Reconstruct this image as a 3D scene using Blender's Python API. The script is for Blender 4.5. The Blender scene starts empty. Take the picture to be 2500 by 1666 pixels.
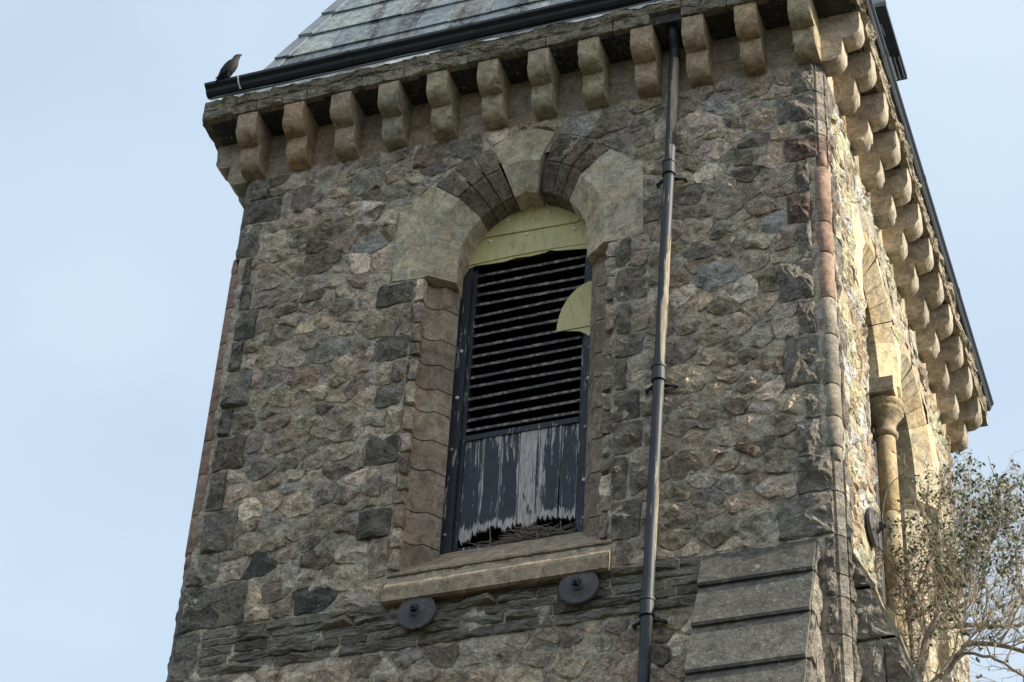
import bpy, bmesh, math, random
from mathutils import Vector, Matrix, noise
R = random.Random(7)
sc = bpy.context.scene
C = sc.collection
PI = math.pi
# ---------------------------------------------------------------- camera
W, D = 5.71, 6.12            # plan of the tower; z = 0 at the foot of the corbels
GZ = -17.3
CAM = Vector((8.6386, -14.732, -15.7122))
a, b, c = -0.3724, 0.6904, 0.0622
fwd = Vector((math.sin(a)*math.cos(b), math.cos(a)*math.cos(b), math.sin(b)))
r0 = Vector((math.cos(a), -math.sin(a), 0)); u0 = r0.cross(fwd)
rt = math.cos(c)*r0 + math.sin(c)*u0; up = -math.sin(c)*r0 + math.cos(c)*u0
cd = bpy.data.cameras.new('camera'); cam = bpy.data.objects.new('camera', cd); C.objects.link(cam)
cd.sensor_width = 36; cd.lens = 36*5769.2/2500; cd.clip_end = 3000
m = Matrix((rt, up, -fwd)).transposed().to_4x4(); m.translation = CAM
cam.matrix_world = m; sc.camera = cam
# ---------------------------------------------------------------- light
SUN = Vector((0.86, 0.004, 0.54)).normalized()
EL = math.asin(SUN.z); AZ = math.atan2(SUN.x, SUN.y)
w = bpy.data.worlds.new('World'); sc.world = w; w.use_nodes = True
nt = w.node_tree; nt.nodes.clear()
def N(t, typ, **k):
    n = t.nodes.new(typ)
    for q, v in k.items(): setattr(n, q, v)
    return n
out = N(nt, 'ShaderNodeOutputWorld'); bg = N(nt, 'ShaderNodeBackground')
sky = N(nt, 'ShaderNodeTexSky', sky_type='NISHITA', sun_disc=False)
sky.sun_elevation = EL; sky.sun_rotation = AZ; sky.dust_density = 3.0; sky.air_density = 1.0; sky.ozone_density = 1.5
tc = N(nt, 'ShaderNodeTexCoord'); mp = N(nt, 'ShaderNodeMapping'); mp.inputs['Scale'].default_value = (1.0, 1.0, 1.5)
cn = N(nt, 'ShaderNodeTexNoise'); cn.inputs['Scale'].default_value = 2.6; cn.inputs['Detail'].default_value = 5; cn.inputs['Roughness'].default_value = .45
cr = N(nt, 'ShaderNodeMapRange'); cr.inputs['From Min'].default_value = .32; cr.inputs['From Max'].default_value = .68
cr.inputs['To Min'].default_value = .55; cr.inputs['To Max'].default_value = .98
mx = N(nt, 'ShaderNodeMix', data_type='RGBA'); mx.inputs[7].default_value = (2.60, 3.12, 3.62, 1)
L = nt.links.new
L(tc.outputs['Generated'], mp.inputs[0]); L(mp.outputs[0], cn.inputs['Vector']); L(cn.outputs[0], cr.inputs[0])
L(cr.outputs[0], mx.inputs[0]); L(sky.outputs[0], mx.inputs[6]); L(mx.outputs[2], bg.inputs[0])
bg.inputs[1].default_value = 0.15; L(bg.outputs[0], out.inputs[0])
sd = bpy.data.lights.new('sun', 'SUN'); sd.energy = 3.8; sd.angle = math.radians(.6); sd.color = (1, .93, .80)
so = bpy.data.objects.new('sun', sd); C.objects.link(so); so.rotation_euler = SUN.to_track_quat('Z', 'Y').to_euler(); so.location = (30, 0, 20)
vs = sc.view_settings; vs.view_transform = 'Standard'; vs.look = 'None'; vs.exposure = 0.86; vs.gamma = 1
vs.use_curve_mapping = False

# ---------------------------------------------------------------- materials
def new_mat(name):
    mt = bpy.data.materials.new(name); mt.use_nodes = True
    return mt, mt.node_tree, mt.node_tree.nodes['Principled BSDF']
def tnoise(t, pos, scale, detail=4, rough=.55, typ='FBM', dist=0):
    n = N(t, 'ShaderNodeTexNoise'); n.noise_type = typ
    n.inputs['Scale'].default_value = scale; n.inputs['Detail'].default_value = detail
    n.inputs['Roughness'].default_value = rough; n.inputs['Distortion'].default_value = dist
    if pos is not None: t.links.new(pos, n.inputs['Vector'])
    return n.outputs[0]
def mrange(t, v, a, b, c, d):
    n = N(t, 'ShaderNodeMapRange'); t.links.new(v, n.inputs[0])
    for i, q in enumerate((a, b, c, d)): n.inputs[i+1].default_value = q
    return n.outputs[0]
def mixc(t, f, A, B, mode='MIX'):
    n = N(t, 'ShaderNodeMix', data_type='RGBA'); n.blend_type = mode
    for i, q in ((0, f), (6, A), (7, B)):
        if hasattr(q, 'is_output'): t.links.new(q, n.inputs[i])
        elif i == 0: n.inputs[0].default_value = q
        else: n.inputs[i].default_value = (*q[:3], 1)
    return n.outputs[2]
def math_n(t, op, A, B):
    n = N(t, 'ShaderNodeMath', operation=op)
    for i, q in enumerate((A, B)):
        if hasattr(q, 'is_output'): t.links.new(q, n.inputs[i])
        else: n.inputs[i].default_value = q
    return n.outputs[0]
def bumpn(t, h, strength, dist, prev=None):
    n = N(t, 'ShaderNodeBump'); n.inputs['Strength'].default_value = strength; n.inputs['Distance'].default_value = dist
    t.links.new(h, n.inputs['Height'])
    if prev is not None: t.links.new(prev, n.inputs['Normal'])
    return n.outputs[0]
def stone_mat(name, rough_amt=1.0, lichen=.5, mott=1.0, stain=.6, attr=True, base=(1, 1, 1), dark=(.45, .45, .47), layered=False, greenish=0.0, streak=0.0, patch=0.0):
    mt, t, p = new_mat(name)
    g = N(t, 'ShaderNodeNewGeometry').outputs['Position']
    oi = N(t, 'ShaderNodeObjectInfo')
    if layered:
        mpn = N(t, 'ShaderNodeMapping'); mpn.inputs['Scale'].default_value = (1, 1, 3.2); t.links.new(g, mpn.inputs[0]); gg = mpn.outputs[0]
    else: gg = g
    if attr:
        at = N(t, 'ShaderNodeAttribute', attribute_name='col').outputs['Color']
        col = mixc(t, 1.0, at, oi.outputs['Color'], 'MULTIPLY')
    else: col = mixc(t, 0.0, base, base)
    n1 = tnoise(t, g, 1.7, 4, .6)
    n2 = tnoise(t, gg, 11, 6, .68, dist=.6)
    n3 = tnoise(t, gg, 55, 4, .6)
    n4 = tnoise(t, g, 6, 5, .7, dist=1.2)
    # mineral mottling
    v = mrange(t, n2, .32, .68, 1-.50*mott, 1+.65*mott)
    col = mixc(t, 1.0, col, v, 'MULTIPLY')
    v = mrange(t, n3, .32, .68, 1-.28*mott, 1+.30*mott)
    col = mixc(t, 1.0, col, v, 'MULTIPLY')
    # hue drift ochre / blue grey
    col = mixc(t, mrange(t, n4, .40, .66, 0, .60*mott), col, mixc(t, 1.0, col, (1.16, 1.02, .82), 'MULTIPLY'))
    n5 = tnoise(t, g, 4.1, 3, .6)
    col = mixc(t, mrange(t, n5, .52, .72, 0, .6*mott), col, mixc(t, 1.0, col, (.84, .86, .90), 'MULTIPLY'))
    if patch:
        col = mixc(t, mrange(t, tnoise(t, g, 1.9, 4, .6, dist=.5), .47, .56, 0, patch), col, mixc(t, 1.0, col, (1.30, 1.08, .72), 'MULTIPLY'))
        ed = tnoise(t, g, 30, 5, .7)
        col = mixc(t, math_n(t, 'MULTIPLY', mrange(t, ed, .57, .62, 0, 1), mrange(t, tnoise(t, g, 2.6, 3), .48, .6, 0, .7)), col, (.56, .54, .47))
    # weather grime in patches
    col = mixc(t, mrange(t, n1, .46, .66, 0, stain), col, mixc(t, 1.0, col, dark, 'MULTIPLY'))
    # pale lichen and limewash crusts
    li = tnoise(t, g, 19, 6, .72, dist=.8)
    li2 = tnoise(t, g, 3.1, 3, .5)
    f = math_n(t, 'MULTIPLY', mrange(t, li, .585, .66, 0, 1), mrange(t, li2, .42, .62, 0, lichen))
    col = mixc(t, f, col, (.50, .48, .42))
    if greenish:
        gn = tnoise(t, g, 7, 5, .65)
        col = mixc(t, mrange(t, gn, .50, .68, 0, greenish), col, (.22, .21, .07))
    if streak:
        ms = N(t, 'ShaderNodeMapping'); ms.inputs['Scale'].default_value = (1, .3, .22); t.links.new(g, ms.inputs[0])
        fs = math_n(t, 'MULTIPLY', mrange(t, tnoise(t, ms.outputs[0], 3.1, 3, .5), .54, .62, 0, streak), mrange(t, tnoise(t, g, 17, 6, .7), .40, .56, .1, 1))
        col = mixc(t, fs, col, (.050, .045, .050))
    vo = N(t, 'ShaderNodeTexVoronoi'); vo.inputs['Scale'].default_value = 9; t.links.new(g, vo.inputs['Vector'])
    col = mixc(t, mrange(t, vo.outputs['Distance'], .055, .075, .75*lichen, 0), col, (.62, .61, .57))
    t.links.new(col, p.inputs['Base Color'])
    p.inputs['Roughness'].default_value = .92; p.inputs['Specular IOR Level'].default_value = .25
    rg = tnoise(t, gg, 8, 7, .62, dist=.5)
    b1 = bumpn(t, rg, 1.0, .085*rough_amt)
    b2 = bumpn(t, tnoise(t, gg, 26, 6, .7), 1.0, .028*rough_amt, b1)
    b3 = bumpn(t, n3, .9, .007*max(rough_amt, .5), b2)
    t.links.new(b3, p.inputs['Normal'])
    return mt
ROCK = stone_mat('rough_stone', 1.4, .80, 1.08, .40)
STRING = stone_mat('laminated_stone', .75, .5, 1.05, .4, layered=True)
PLAIN = stone_mat('weathered_slab_stone', .16, lichen=.60, mott=.85, stain=.60, dark=(.55, .55, .56), greenish=.05)
DRESS = stone_mat('dressed_sandstone', .16, patch=.34, lichen=.60, mott=.80, stain=.62, dark=(.55, .54, .53), greenish=.06)
CORB = stone_mat('corbel_sandstone', .11, .32, .85, .42, dark=(.5, .52, .55), greenish=.14)
MORT = stone_mat('lime_mortar', .8, .40, 1.0, .45, attr=False, base=(.45, .40, .32))
WALLB = stone_mat('plain_rubble', 1.2, .4, 1.1, .6, attr=False, base=(.3, .27, .22))
SLATE = stone_mat('roof_slate_grey', .06, .62, .75, .50, dark=(.42, .40, .48), streak=.9)
INNER = stone_mat('inner_stone', .6, 0, .6, .5, attr=False, base=(.08, .075, .07))

def paint_mat(name, base, worn, amount, vertical=True, rough=.45, wscale=1.0, streak=14):
    mt, t, p = new_mat(name)
    tcn = N(t, 'ShaderNodeNewGeometry').outputs['Position']
    mpn = N(t, 'ShaderNodeMapping'); mpn.inputs['Scale'].default_value = (1, 1, 1/streak if vertical else 1); t.links.new(tcn, mpn.inputs[0])
    a1 = tnoise(t, mpn.outputs[0], 30*wscale, 6, .7, dist=.4)
    at = N(t, 'ShaderNodeAttribute', attribute_name='wear').outputs['Fac']
    th = math_n(t, 'ADD', a1, math_n(t, 'MULTIPLY', at, .30))
    f = mrange(t, th, .66-amount, .685-amount, 0, 1)
    gr = mixc(t, mrange(t, tnoise(t, mpn.outputs[0], 70, 4, .7), .36, .62, 0, 1), worn, (worn[0]*.55, worn[1]*.48, worn[2]*.42))
    bs = mixc(t, mrange(t, tnoise(t, tcn, 7, 4), .3, .7, 0, 1), base, tuple(q*1.7+.004 for q in base))
    col = mixc(t, f, bs, gr)
    t.links.new(col, p.inputs['Base Color'])
    t.links.new(mrange(t, f, 0, 1, rough, .85), p.inputs['Roughness'])
    t.links.new(bumpn(t, math_n(t, 'SUBTRACT', tnoise(t, mpn.outputs[0], 60, 4), f), .5, .004), p.inputs['Normal'])
    return mt
NAVY = paint_mat('weathered_dark_paint', (.010, .0125, .018), (.50, .48, .46), .065, rough=.6, streak=9)
PLANK = paint_mat('peeling_plank_paint', (.017, .021, .029), (.58, .55, .54), .0, rough=.6, streak=10)
BARE = paint_mat('bare_slat_edge', (.03, .028, .028), (.40, .34, .27), .145, streak=1, wscale=.7)
SLATM = paint_mat('slat_dark', (.010, .012, .017), (.10, .09, .08), -.04, streak=1)
IRON = paint_mat('black_iron', (.007, .009, .012), (.05, .05, .05), -.04, vertical=False, rough=.5)
PIPE = paint_mat('worn_highlit_pipe_paint', (.014, .018, .021), (.42, .38, .29), .02, streak=14, rough=.55, wscale=.55)
def flat_mat(name, col, rough=.6, metal=0, vary=.25, scale=8, bump=0):
    mt, t, p = new_mat(name)
    g = N(t, 'ShaderNodeNewGeometry').outputs['Position']
    n = tnoise(t, g, scale, 5, .6)
    t.links.new(mixc(t, mrange(t, n, .3, .7, 0, 1), tuple(q*(1-vary) for q in col), tuple(q*(1+vary) for q in col)), p.inputs['Base Color'])
    p.inputs['Roughness'].default_value = rough; p.inputs['Metallic'].default_value = metal
    if bump: t.links.new(bumpn(t, tnoise(t, g, scale*4, 4), .6, bump), p.inputs['Normal'])
    return mt
YELLOW, t_, p_ = new_mat('olive_yellow_board')
g_ = N(t_, 'ShaderNodeNewGeometry').outputs['Position']
mp_ = N(t_, 'ShaderNodeMapping'); mp_.inputs['Scale'].default_value = (1, 1, .25); t_.links.new(g_, mp_.inputs[0])
c_ = mixc(t_, mrange(t_, tnoise(t_, g_, 3.5, 5, .65), .3, .7, 0, 1), (.50, .43, .185), (.64, .56, .27))
c_ = mixc(t_, mrange(t_, tnoise(t_, mp_.outputs[0], 16, 6, .7), .52, .70, 0, .65), c_, (.24, .22, .12))
c_ = mixc(t_, mrange(t_, tnoise(t_, g_, 38, 5, .7), .60, .68, 0, .6), c_, (.16, .15, .10))
t_.links.new(c_, p_.inputs['Base Color']); p_.inputs['Roughness'].default_value = .6
t_.links.new(bumpn(t_, tnoise(t_, g_, 9, 3), .6, .012), p_.inputs['Normal'])
WHITE = flat_mat('white_bolt', (.75, .75, .72), .4)
LEAD = flat_mat('lead_grey', (.25, .27, .29), .45, .3, .25, 6)
LEADD = flat_mat('dark_lead', (.05, .06, .07), .5)
SOFF = flat_mat('dark_soffit', (.012, .016, .026), .6)
TWIG = flat_mat('nest_twig', (.22, .175, .14), .9, 0, .4, 30)
BARK = flat_mat('tree_bark', (.21, .175, .13), .9, 0, .45, 25, .01)
TWB = flat_mat('young_twig_bark', (.36, .30, .23), .85, 0, .4, 12)
def leaf_mat(name, c1, c2):
    mt, t, p = new_mat(name)
    at = N(t, 'ShaderNodeAttribute', attribute_name='col').outputs['Color']
    t.links.new(at, p.inputs['Base Color']); p.inputs['Roughness'].default_value = .5
    return mt
LEAF = leaf_mat('leaf_green', 0, 0)
PLUME = flat_mat('black_plumage', (.008, .008, .010), .75, 0, .4, 40)
NAPE = flat_mat('grey_nape_plumage', (.045, .045, .05), .6, 0, .3, 50)
GRASS = flat_mat('grass', (.038, .040, .029), .95, 0, .4, 1.5)

# ---------------------------------------------------------------- object helpers
def link(name, me, mat, parent=None, color=None):
    o = bpy.data.objects.new(name, me); C.objects.link(o)
    if mat is not None and not me.materials:
        for q in (mat if isinstance(mat, (list, tuple)) else (mat,)): me.materials.append(q)
    if parent is not None: o.parent = parent
    if color: o.color = (*color, 1)
    return o
def mesh_from(vs_, fs, name='mesh', center=True, cols=None, matidx=None, smooth=False):
    """world-space verts; returns mesh centred on its bounding box and that centre"""
    me = bpy.data.meshes.new(name)
    if center:
        lo = [min(v[i] for v in vs_) for i in range(3)]; hi = [max(v[i] for v in vs_) for i in range(3)]
        cc = Vector([(lo[i]+hi[i])/2 for i in range(3)])
    else: cc = Vector((0, 0, 0))
    me.from_pydata([(v[0]-cc.x, v[1]-cc.y, v[2]-cc.z) for v in vs_], [], fs)
    ca = me.color_attributes.new('col', 'FLOAT_COLOR', 'POINT')
    if cols is None: cols = [(1, 1, 1)]*len(vs_)
    elif isinstance(cols, tuple): cols = [cols]*len(vs_)
    ca.data.foreach_set('color', [x for q in cols for x in (q[0], q[1], q[2], 1)])
    if matidx: me.polygons.foreach_set('material_index', matidx)
    if smooth: me.polygons.foreach_set('use_smooth', [True]*len(fs))
    me.update()
    return me, cc
TOWER = bpy.data.objects.new('church_tower', None); C.objects.link(TOWER); TOWER.location = (W/2, D/2, GZ)
TOWER['label'] = 'square rubble stone church tower with louvred belfry window and stone corbels under its slate roof'
TOWER['category'] = 'tower'
def part(name, vs_, fs, mat, parent=TOWER, cols=None, matidx=None, smooth=False, color=None, label=None, stuff=False):
    me, cc = mesh_from(vs_, fs, name, True, cols, matidx, smooth)
    o = link(name, me, mat, parent, color)
    pl = Vector(parent['_w']) if parent is not None and '_w' in parent else (parent.location if parent is not None else Vector((0, 0, 0)))
    o.location = cc - pl
    o['_w'] = tuple(cc)
    if label: o['label'] = label
    if stuff: o['kind'] = 'stuff'
    return o
def copy_part(o, loc_w, rotz=0, color=None, parent=TOWER):
    n = o.copy(); C.objects.link(n); n.parent = parent
    pl = Vector(parent['_w']) if '_w' in parent else parent.location
    n.location = Vector(loc_w) - pl; n.rotation_euler = (0, 0, rotz); n['_w'] = tuple(loc_w)
    if color: n.color = (*color, 1)
    return n
# faces of the tower: (u, h, v) -> world; h is outward
FR = lambda u, h, v: (u, -h, v)
RT = lambda u, h, v: (W+h, u, v)
LF = lambda u, h, v: (-h, D-u, v)
def wearattr(o, fn):
    me = o.data; at_ = me.attributes.new('wear', 'FLOAT', 'POINT'); off = Vector(o['_w'])
    at_.data.foreach_set('value', [fn(v.co+off) for v in me.vertices])
class MB:
    def __init__(s): s.v = []; s.f = []; s.c = []; s.m = []
    def add(s, vs_, fs, col=(1, 1, 1), mi=0):
        k = len(s.v); s.v += vs_; s.f += [tuple(i+k for i in f) for f in fs]
        s.c += col if isinstance(col, list) else [col]*len(vs_); s.m += [mi]*len(fs)
    def box(s, x0, x1, y0, y1, z0, z1, col=(1, 1, 1), mi=0):
        s.add([(x0,y0,z0),(x1,y0,z0),(x1,y1,z0),(x0,y1,z0),(x0,y0,z1),(x1,y0,z1),(x1,y1,z1),(x0,y1,z1)],
              [(0,3,2,1),(4,5,6,7),(0,1,5,4),(1,2,6,5),(2,3,7,6),(3,0,4,7)], col, mi)
    def prism(s, poly, ax, t0, t1, col=(1, 1, 1), mi=0):
        """poly of 2D points, extruded along axis ax from t0 to t1; other two axes in cyclic order"""
        def P(p, t):
            return {'x': (t, p[0], p[1]), 'y': (p[0], t, p[1]), 'z': (p[0], p[1], t)}[ax]
        n = len(poly); ar = sum(poly[i][0]*poly[(i+1) % n][1]-poly[(i+1) % n][0]*poly[i][1] for i in range(n))
        if (ar > 0) == (ax == 'y'): poly = poly[::-1]
        v = [P(p, t0) for p in poly]+[P(p, t1) for p in poly]
        f = [tuple(range(n))[::-1], tuple(range(n, 2*n))]+[(i, (i+1) % n, n+(i+1) % n, n+i) for i in range(n)]
        s.add(v, f, col, mi)
    def tube(s, pts, rad, n=8, col=(1, 1, 1), mi=0, caps=True):
        pts = [Vector(p) for p in pts]; rings = []
        ref = Vector((.31, .52, .79)).normalized()
        for i, p in enumerate(pts):
            d = (pts[min(i+1, len(pts)-1)]-pts[max(i-1, 0)]).normalized()
            x = d.cross(ref).normalized() if abs(d.dot(ref)) < .97 else d.cross(Vector((1, 0, 0))).normalized()
            y = d.cross(x); rr = rad[i] if isinstance(rad, (list, tuple)) else rad
            rings.append([tuple(p+(x*math.cos(2*PI*k/n)+y*math.sin(2*PI*k/n))*rr) for k in range(n)])
        v = [q for r_ in rings for q in r_]
        f = [(i*n+k, i*n+(k+1) % n, (i+1)*n+(k+1) % n, (i+1)*n+k) for i in range(len(pts)-1) for k in range(n)]
        if caps: f += [tuple(range(n))[::-1], tuple((len(pts)-1)*n+k for k in range(n))]
        s.add(v, f, col, mi)
    def build(s, name, mat, parent=TOWER, **k):
        return part(name, s.v, s.f, mat, parent, cols=s.c, matidx=s.m, **k)

def jit(c_, a_, b_):
    k = R.uniform(a_, b_); return tuple(q*k for q in c_)
def nz(p, s, o=0): return noise.noise(Vector((p[0]*s+o, p[1]*s+o*.7, p[2]*s-o*.3)))
def fnz(p, s): return nz(p, s)+.5*nz(p, s*2.1, 3)+.25*nz(p, s*4.3, 7)
def rock(poly, Mf, prot=.04, rough=.018, base=-.05, step=.05, rag=.010, dome=.5, rings=(1, .95, .80, .60, .32), flip=False, col=None, seed=0, facets=4, rim=.012):
    """a rough-faced stone standing on the wall face, outline poly (u, v) convex"""
    rr = random.Random(seed*7919+13)
    n = len(poly)
    ar = sum(poly[i][0]*poly[(i+1) % n][1]-poly[(i+1) % n][0]*poly[i][1] for i in range(n))
    if ar < 0: poly = poly[::-1]
    cu = sum(p[0] for p in poly)/n; cv = sum(p[1] for p in poly)/n
    ol = []
    for i in range(n):
        p, q = poly[i], poly[(i+1) % n]; d = math.hypot(q[0]-p[0], q[1]-p[1]); k = max(1, int(d/step+.5))
        for j in range(k):
            t = j/k; u = p[0]+(q[0]-p[0])*t; v = p[1]+(q[1]-p[1])*t
            if j == 0 and rag > .006: # soften corners
                u += (cu-u)*.07; v += (cv-v)*.07
            du = rag*nz((u, v, seed), 9); dv = rag*nz((u, v, seed+50), 9)
            ol.append((u+du*2, v+dv*2))
    R0 = math.sqrt(abs(ar)/2/PI)+1e-6
    pl = []
    for k in range(facets):
        an = rr.uniform(0, 2*PI); g = rr.uniform(.05, .55)
        pl.append((math.cos(an)*g, math.sin(an)*g, prot*rr.uniform(.75, 1.25)))
    def H(u, v, t):
        x, y = u-cu, v-cv
        h = min([p_[2]+p_[0]*x+p_[1]*y for p_ in pl]) if pl else prot
        h = max(h, prot*.15)
        h = h*(1-dome*t**2.5)
        wp = Mf(u, 0, v)
        h += rough*(1.25*fnz(wp, 9)+.8*(.35-abs(nz(wp, 19, 5)))+.35*nz(wp, 41, 8))
        return max(h, rim)
    m_ = len(ol); V_ = [Mf(u, base, v) for u, v in ol]; Fs = []
    for t in rings:
        for u, v in ol:
            uu, vv = cu+(u-cu)*t, cv+(v-cv)*t
            if t < .99: uu += rough*.7*nz((uu, vv, seed), 20); vv += rough*.7*nz((uu, vv, seed+9), 20)
            V_.append(Mf(uu, H(uu, vv, t) if t < .99 else rim*(1+nz((uu, vv, 3), 11)), vv))
    V_.append(Mf(cu, H(cu, cv, 0), cv))
    for r_ in range(len(rings)):
        for i in range(m_):
            Fs.append((r_*m_+i, r_*m_+(i+1) % m_, (r_+1)*m_+(i+1) % m_, (r_+1)*m_+i))
    k = len(rings)*m_
    Fs += [(k+i, k+(i+1) % m_, len(V_)-1) for i in range(m_)]
    if flip: Fs = [f[::-1] for f in Fs]
    return V_, Fs
PAL = [((.300, .262, .205), 28), ((.300, .277, .218), 22), ((.325, .270, .225), 9), ((.185, .170, .148), 13), ((.44, .41, .355), 10), ((.335, .285, .205), 6), ((.235, .230, .222), 9)]
PT = sum(p[1] for p in PAL)
def pick(rr=R, bias=1.0):
    x = rr.uniform(0, PT)
    for cc, w_ in PAL:
        x -= w_
        if x <= 0: break
    lu = sum(cc)/3; mn = (lu*1.17, lu*1.02, lu*.81); cc = tuple(.55*q+.45*r_ for q, r_ in zip(cc, mn))
    k = rr.uniform(.62, 1.32)*bias*1.70; cc = (cc[0]*1.06, cc[1]*1.0, cc[2]*.97)
    return tuple(q*k*rr.uniform(.97, 1.03) for q in cc)
def DK(k=None):
    k = R.uniform(.75, 1.35); return tuple(q*k for q in (.215, .196, .168))

# ---------------------------------------------------------------- voronoi rubble
def clip(poly, nx, ny, d):
    """keep the points with nx*u+ny*v <= d"""
    o = []; n = len(poly)
    for i in range(n):
        p, q = poly[i], poly[(i+1) % n]; a_ = nx*p[0]+ny*p[1]-d; b_ = nx*q[0]+ny*q[1]-d
        if a_ <= 0: o.append(p)
        if (a_ < 0 < b_) or (b_ < 0 < a_):
            t = a_/(a_-b_); o.append((p[0]+(q[0]-p[0])*t, p[1]+(q[1]-p[1])*t))
    return o
def edges_of(poly):
    n = len(poly); ar = sum(poly[i][0]*poly[(i+1) % n][1]-poly[(i+1) % n][0]*poly[i][1] for i in range(n))
    if ar < 0: poly = poly[::-1]
    es = []
    for i in range(n):
        p, q = poly[i], poly[(i+1) % n]; dx, dy = q[0]-p[0], q[1]-p[1]; l = math.hypot(dx, dy)
        if l < 1e-6: continue
        nx, ny = dy/l, -dx/l; es.append((nx, ny, nx*p[0]+ny*p[1]))
    return es
def rubble(u0_, u1_, v0, v1, obstacles, spacing, seed, fixed=(), asp=1.25, joint=.010):
    rr = random.Random(seed); obs = [edges_of(o) for o in obstacles]; pts = []
    sd_ = lambda e, u, v: max(nx*u+ny*v-d for nx, ny, d in e)
    for (u, v, r_, cc) in fixed: pts.append([u, v, r_, cc])
    tries = 0; area = (u1_-u0_)*(v1-v0); tgt = int(area/spacing**2*6)
    for _ in range(tgt*6):
        u = rr.uniform(u0_, u1_); v = rr.uniform(v0, v1)
        if any(sd_(e, u, v) < .035 for e in obs): continue
        r_ = spacing*rr.choice((.40, .48, .55, .62, .72, .95))
        if all((u-p[0])**2/asp+(v-p[1])**2*asp > ((r_+p[2])*.93)**2 for p in pts if abs(u-p[0]) < .7): pts.append([u, v, r_, None])
    cells = []
    for i, (u, v, r_, cc) in enumerate(pts):
        S = .5; poly = [(u-S, v-S), (u+S, v-S), (u+S, v+S), (u-S, v+S)]
        poly = clip(poly, 1, 0, u1_); poly = clip(poly, -1, 0, -u0_); poly = clip(poly, 0, 1, v1); poly = clip(poly, 0, -1, -v0)
        for j, q in enumerate(pts):
            if j == i: continue
            dx, dy = q[0]-u, q[1]-v; dd = dx*dx+dy*dy
            if dd > 1.2: continue
            # weighted bisector in stretched metric
            sx, sy = dx/asp, dy*asp; l = math.hypot(sx, sy)
            num = dx*sx+dy*sy
            t = .5+(r_**2-q[2]**2)/(2*num)
            t = min(max(t, .2), .8)
            px, py = u+dx*t, v+dy*t
            nx, ny = sx/l, sy/l
            poly = clip(poly, nx, ny, nx*px+ny*py-joint*rr.uniform(.5, 1.5))
            if len(poly) < 3: break
        for e in obs:
            if len(poly) < 3: break
            bst = max(e, key=lambda q: q[0]*u+q[1]*v-q[2])
            if bst[0]*u+bst[1]*v-bst[2] < .9: poly = clip(poly, -bst[0], -bst[1], -bst[2]-.010)
        if len(poly) < 3: continue
        n = len(poly); ar = abs(sum(poly[k][0]*poly[(k+1) % n][1]-poly[(k+1) % n][0]*poly[k][1] for k in range(n)))/2
        if ar < .0022: continue
        cells.append((ar, poly, cc or pick(rr)))
    return cells

# ---------------------------------------------------------------- setting: ground
g = MB(); S = 1500
g.add([(-S, -S, GZ), (S, -S, GZ), (S, S, GZ), (-S, S, GZ)], [(0, 1, 2, 3)])
go = g.build('ground', GRASS, None); go['kind'] = 'structure'

# ---------------------------------------------------------------- wall cores (mortar faces)
ZB = -8.2
OPEN = (1.90, 3.84, -4.95, -.46)     # rectangular hole filled by the window dressings
def in_open(u, v, cx):
    x = abs(u-cx)
    if v < ZS: return x < .95 and v > -4.95
    return math.hypot(x+CO, v-ZS) < RAD+.33
CX, ZS = 2.87, -1.45
HALF, CO = .62, .120; RAD = HALF+CO
def wall(face, length, holes, name):
    step = .04
    V_, Fs = [], []
    us = [.08]; 
    while us[-1] < length-.08: us.append(min(us[-1]+step, length-.08))
    vv = [ZB]
    while vv[-1] < .02: vv.append(min(vv[-1]+step, .02))
    idx = {}
    def vid(i, j):
        if (i, j) not in idx:
            u, v = us[i], vv[j]; wp = face(u, 0, v)
            idx[(i, j)] = len(V_); V_.append(face(u, .004+.020*fnz(wp, 5)+.010*nz(wp, 22), v))
        return idx[(i, j)]
    for i in range(len(us)-1):
        for j in range(len(vv)-1):
            cu, cv = (us[i]+us[i+1])/2, (vv[j]+vv[j+1])/2
            if any(in_open(cu, cv, h) for h in holes): continue
            Fs.append((vid(i, j), vid(i+1, j), vid(i+1, j+1), vid(i, j+1)))
    return V_, Fs
mb = MB()
v_, f_ = wall(FR, W, [CX], 'front'); mb.add(v_, f_, mi=0)
def core(mb, face, ulist, mi=1):
    for (a0, a1, c0, c1) in ulist:
        p = [face(a0, -.05, c0), face(a1, -.62, c1)]
        x = sorted((p[0][0], p[1][0])); y = sorted((p[0][1], p[1][1])); mb.box(x[0], x[1], y[0], y[1], c0, c1, mi=mi)
core(mb, FR, [(.15, OPEN[0], GZ, .57), (OPEN[1], W-.15, GZ, .57), (OPEN[0], OPEN[1], GZ, OPEN[2]), (OPEN[0], OPEN[1], OPEN[3], .57)])
mb.box(.1, W-.1, -.0, .3, GZ, ZB, mi=2)
front_wall = mb.build('front_wall', [MORT, INNER, WALLB])
R1, R2 = 2.20, 3.90          # centres of the paired openings in the right-hand wall
ROPEN = [(R1-.70, R1+.72, -4.95, -.50), (R2-.72, R2+.70, -4.95, -.50)]
RH = (R1-.97, R2+.97, -4.95, -.46)
mb = MB(); v_, f_ = wall(RT, D, [R1, R2], 'right'); mb.add(v_, f_, mi=0)
core(mb, RT, [(.65, RH[0], GZ, .57), (RH[1], D-.1, GZ, .57), (RH[0], RH[1], GZ, RH[2]), (RH[0], RH[1], RH[3], .57)])
mb.box(W-.3, W, .1, D, GZ, ZB, mi=2)
right_wall = mb.build('right_wall', [MORT, INNER, WALLB])
mb = MB(); mb.box(.02, .62, .15, D-.1, GZ, .57); left_wall = mb.build('left_wall', WALLB)
mb = MB(); mb.box(.1, W-.1, D-.55, D, GZ, .57); back_wall = mb.build('back_wall', WALLB)
mb = MB(); mb.box(.3, W-.3, .3, D-.3, .585, .70); mb.build('bell_chamber_ceiling', INNER)

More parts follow.
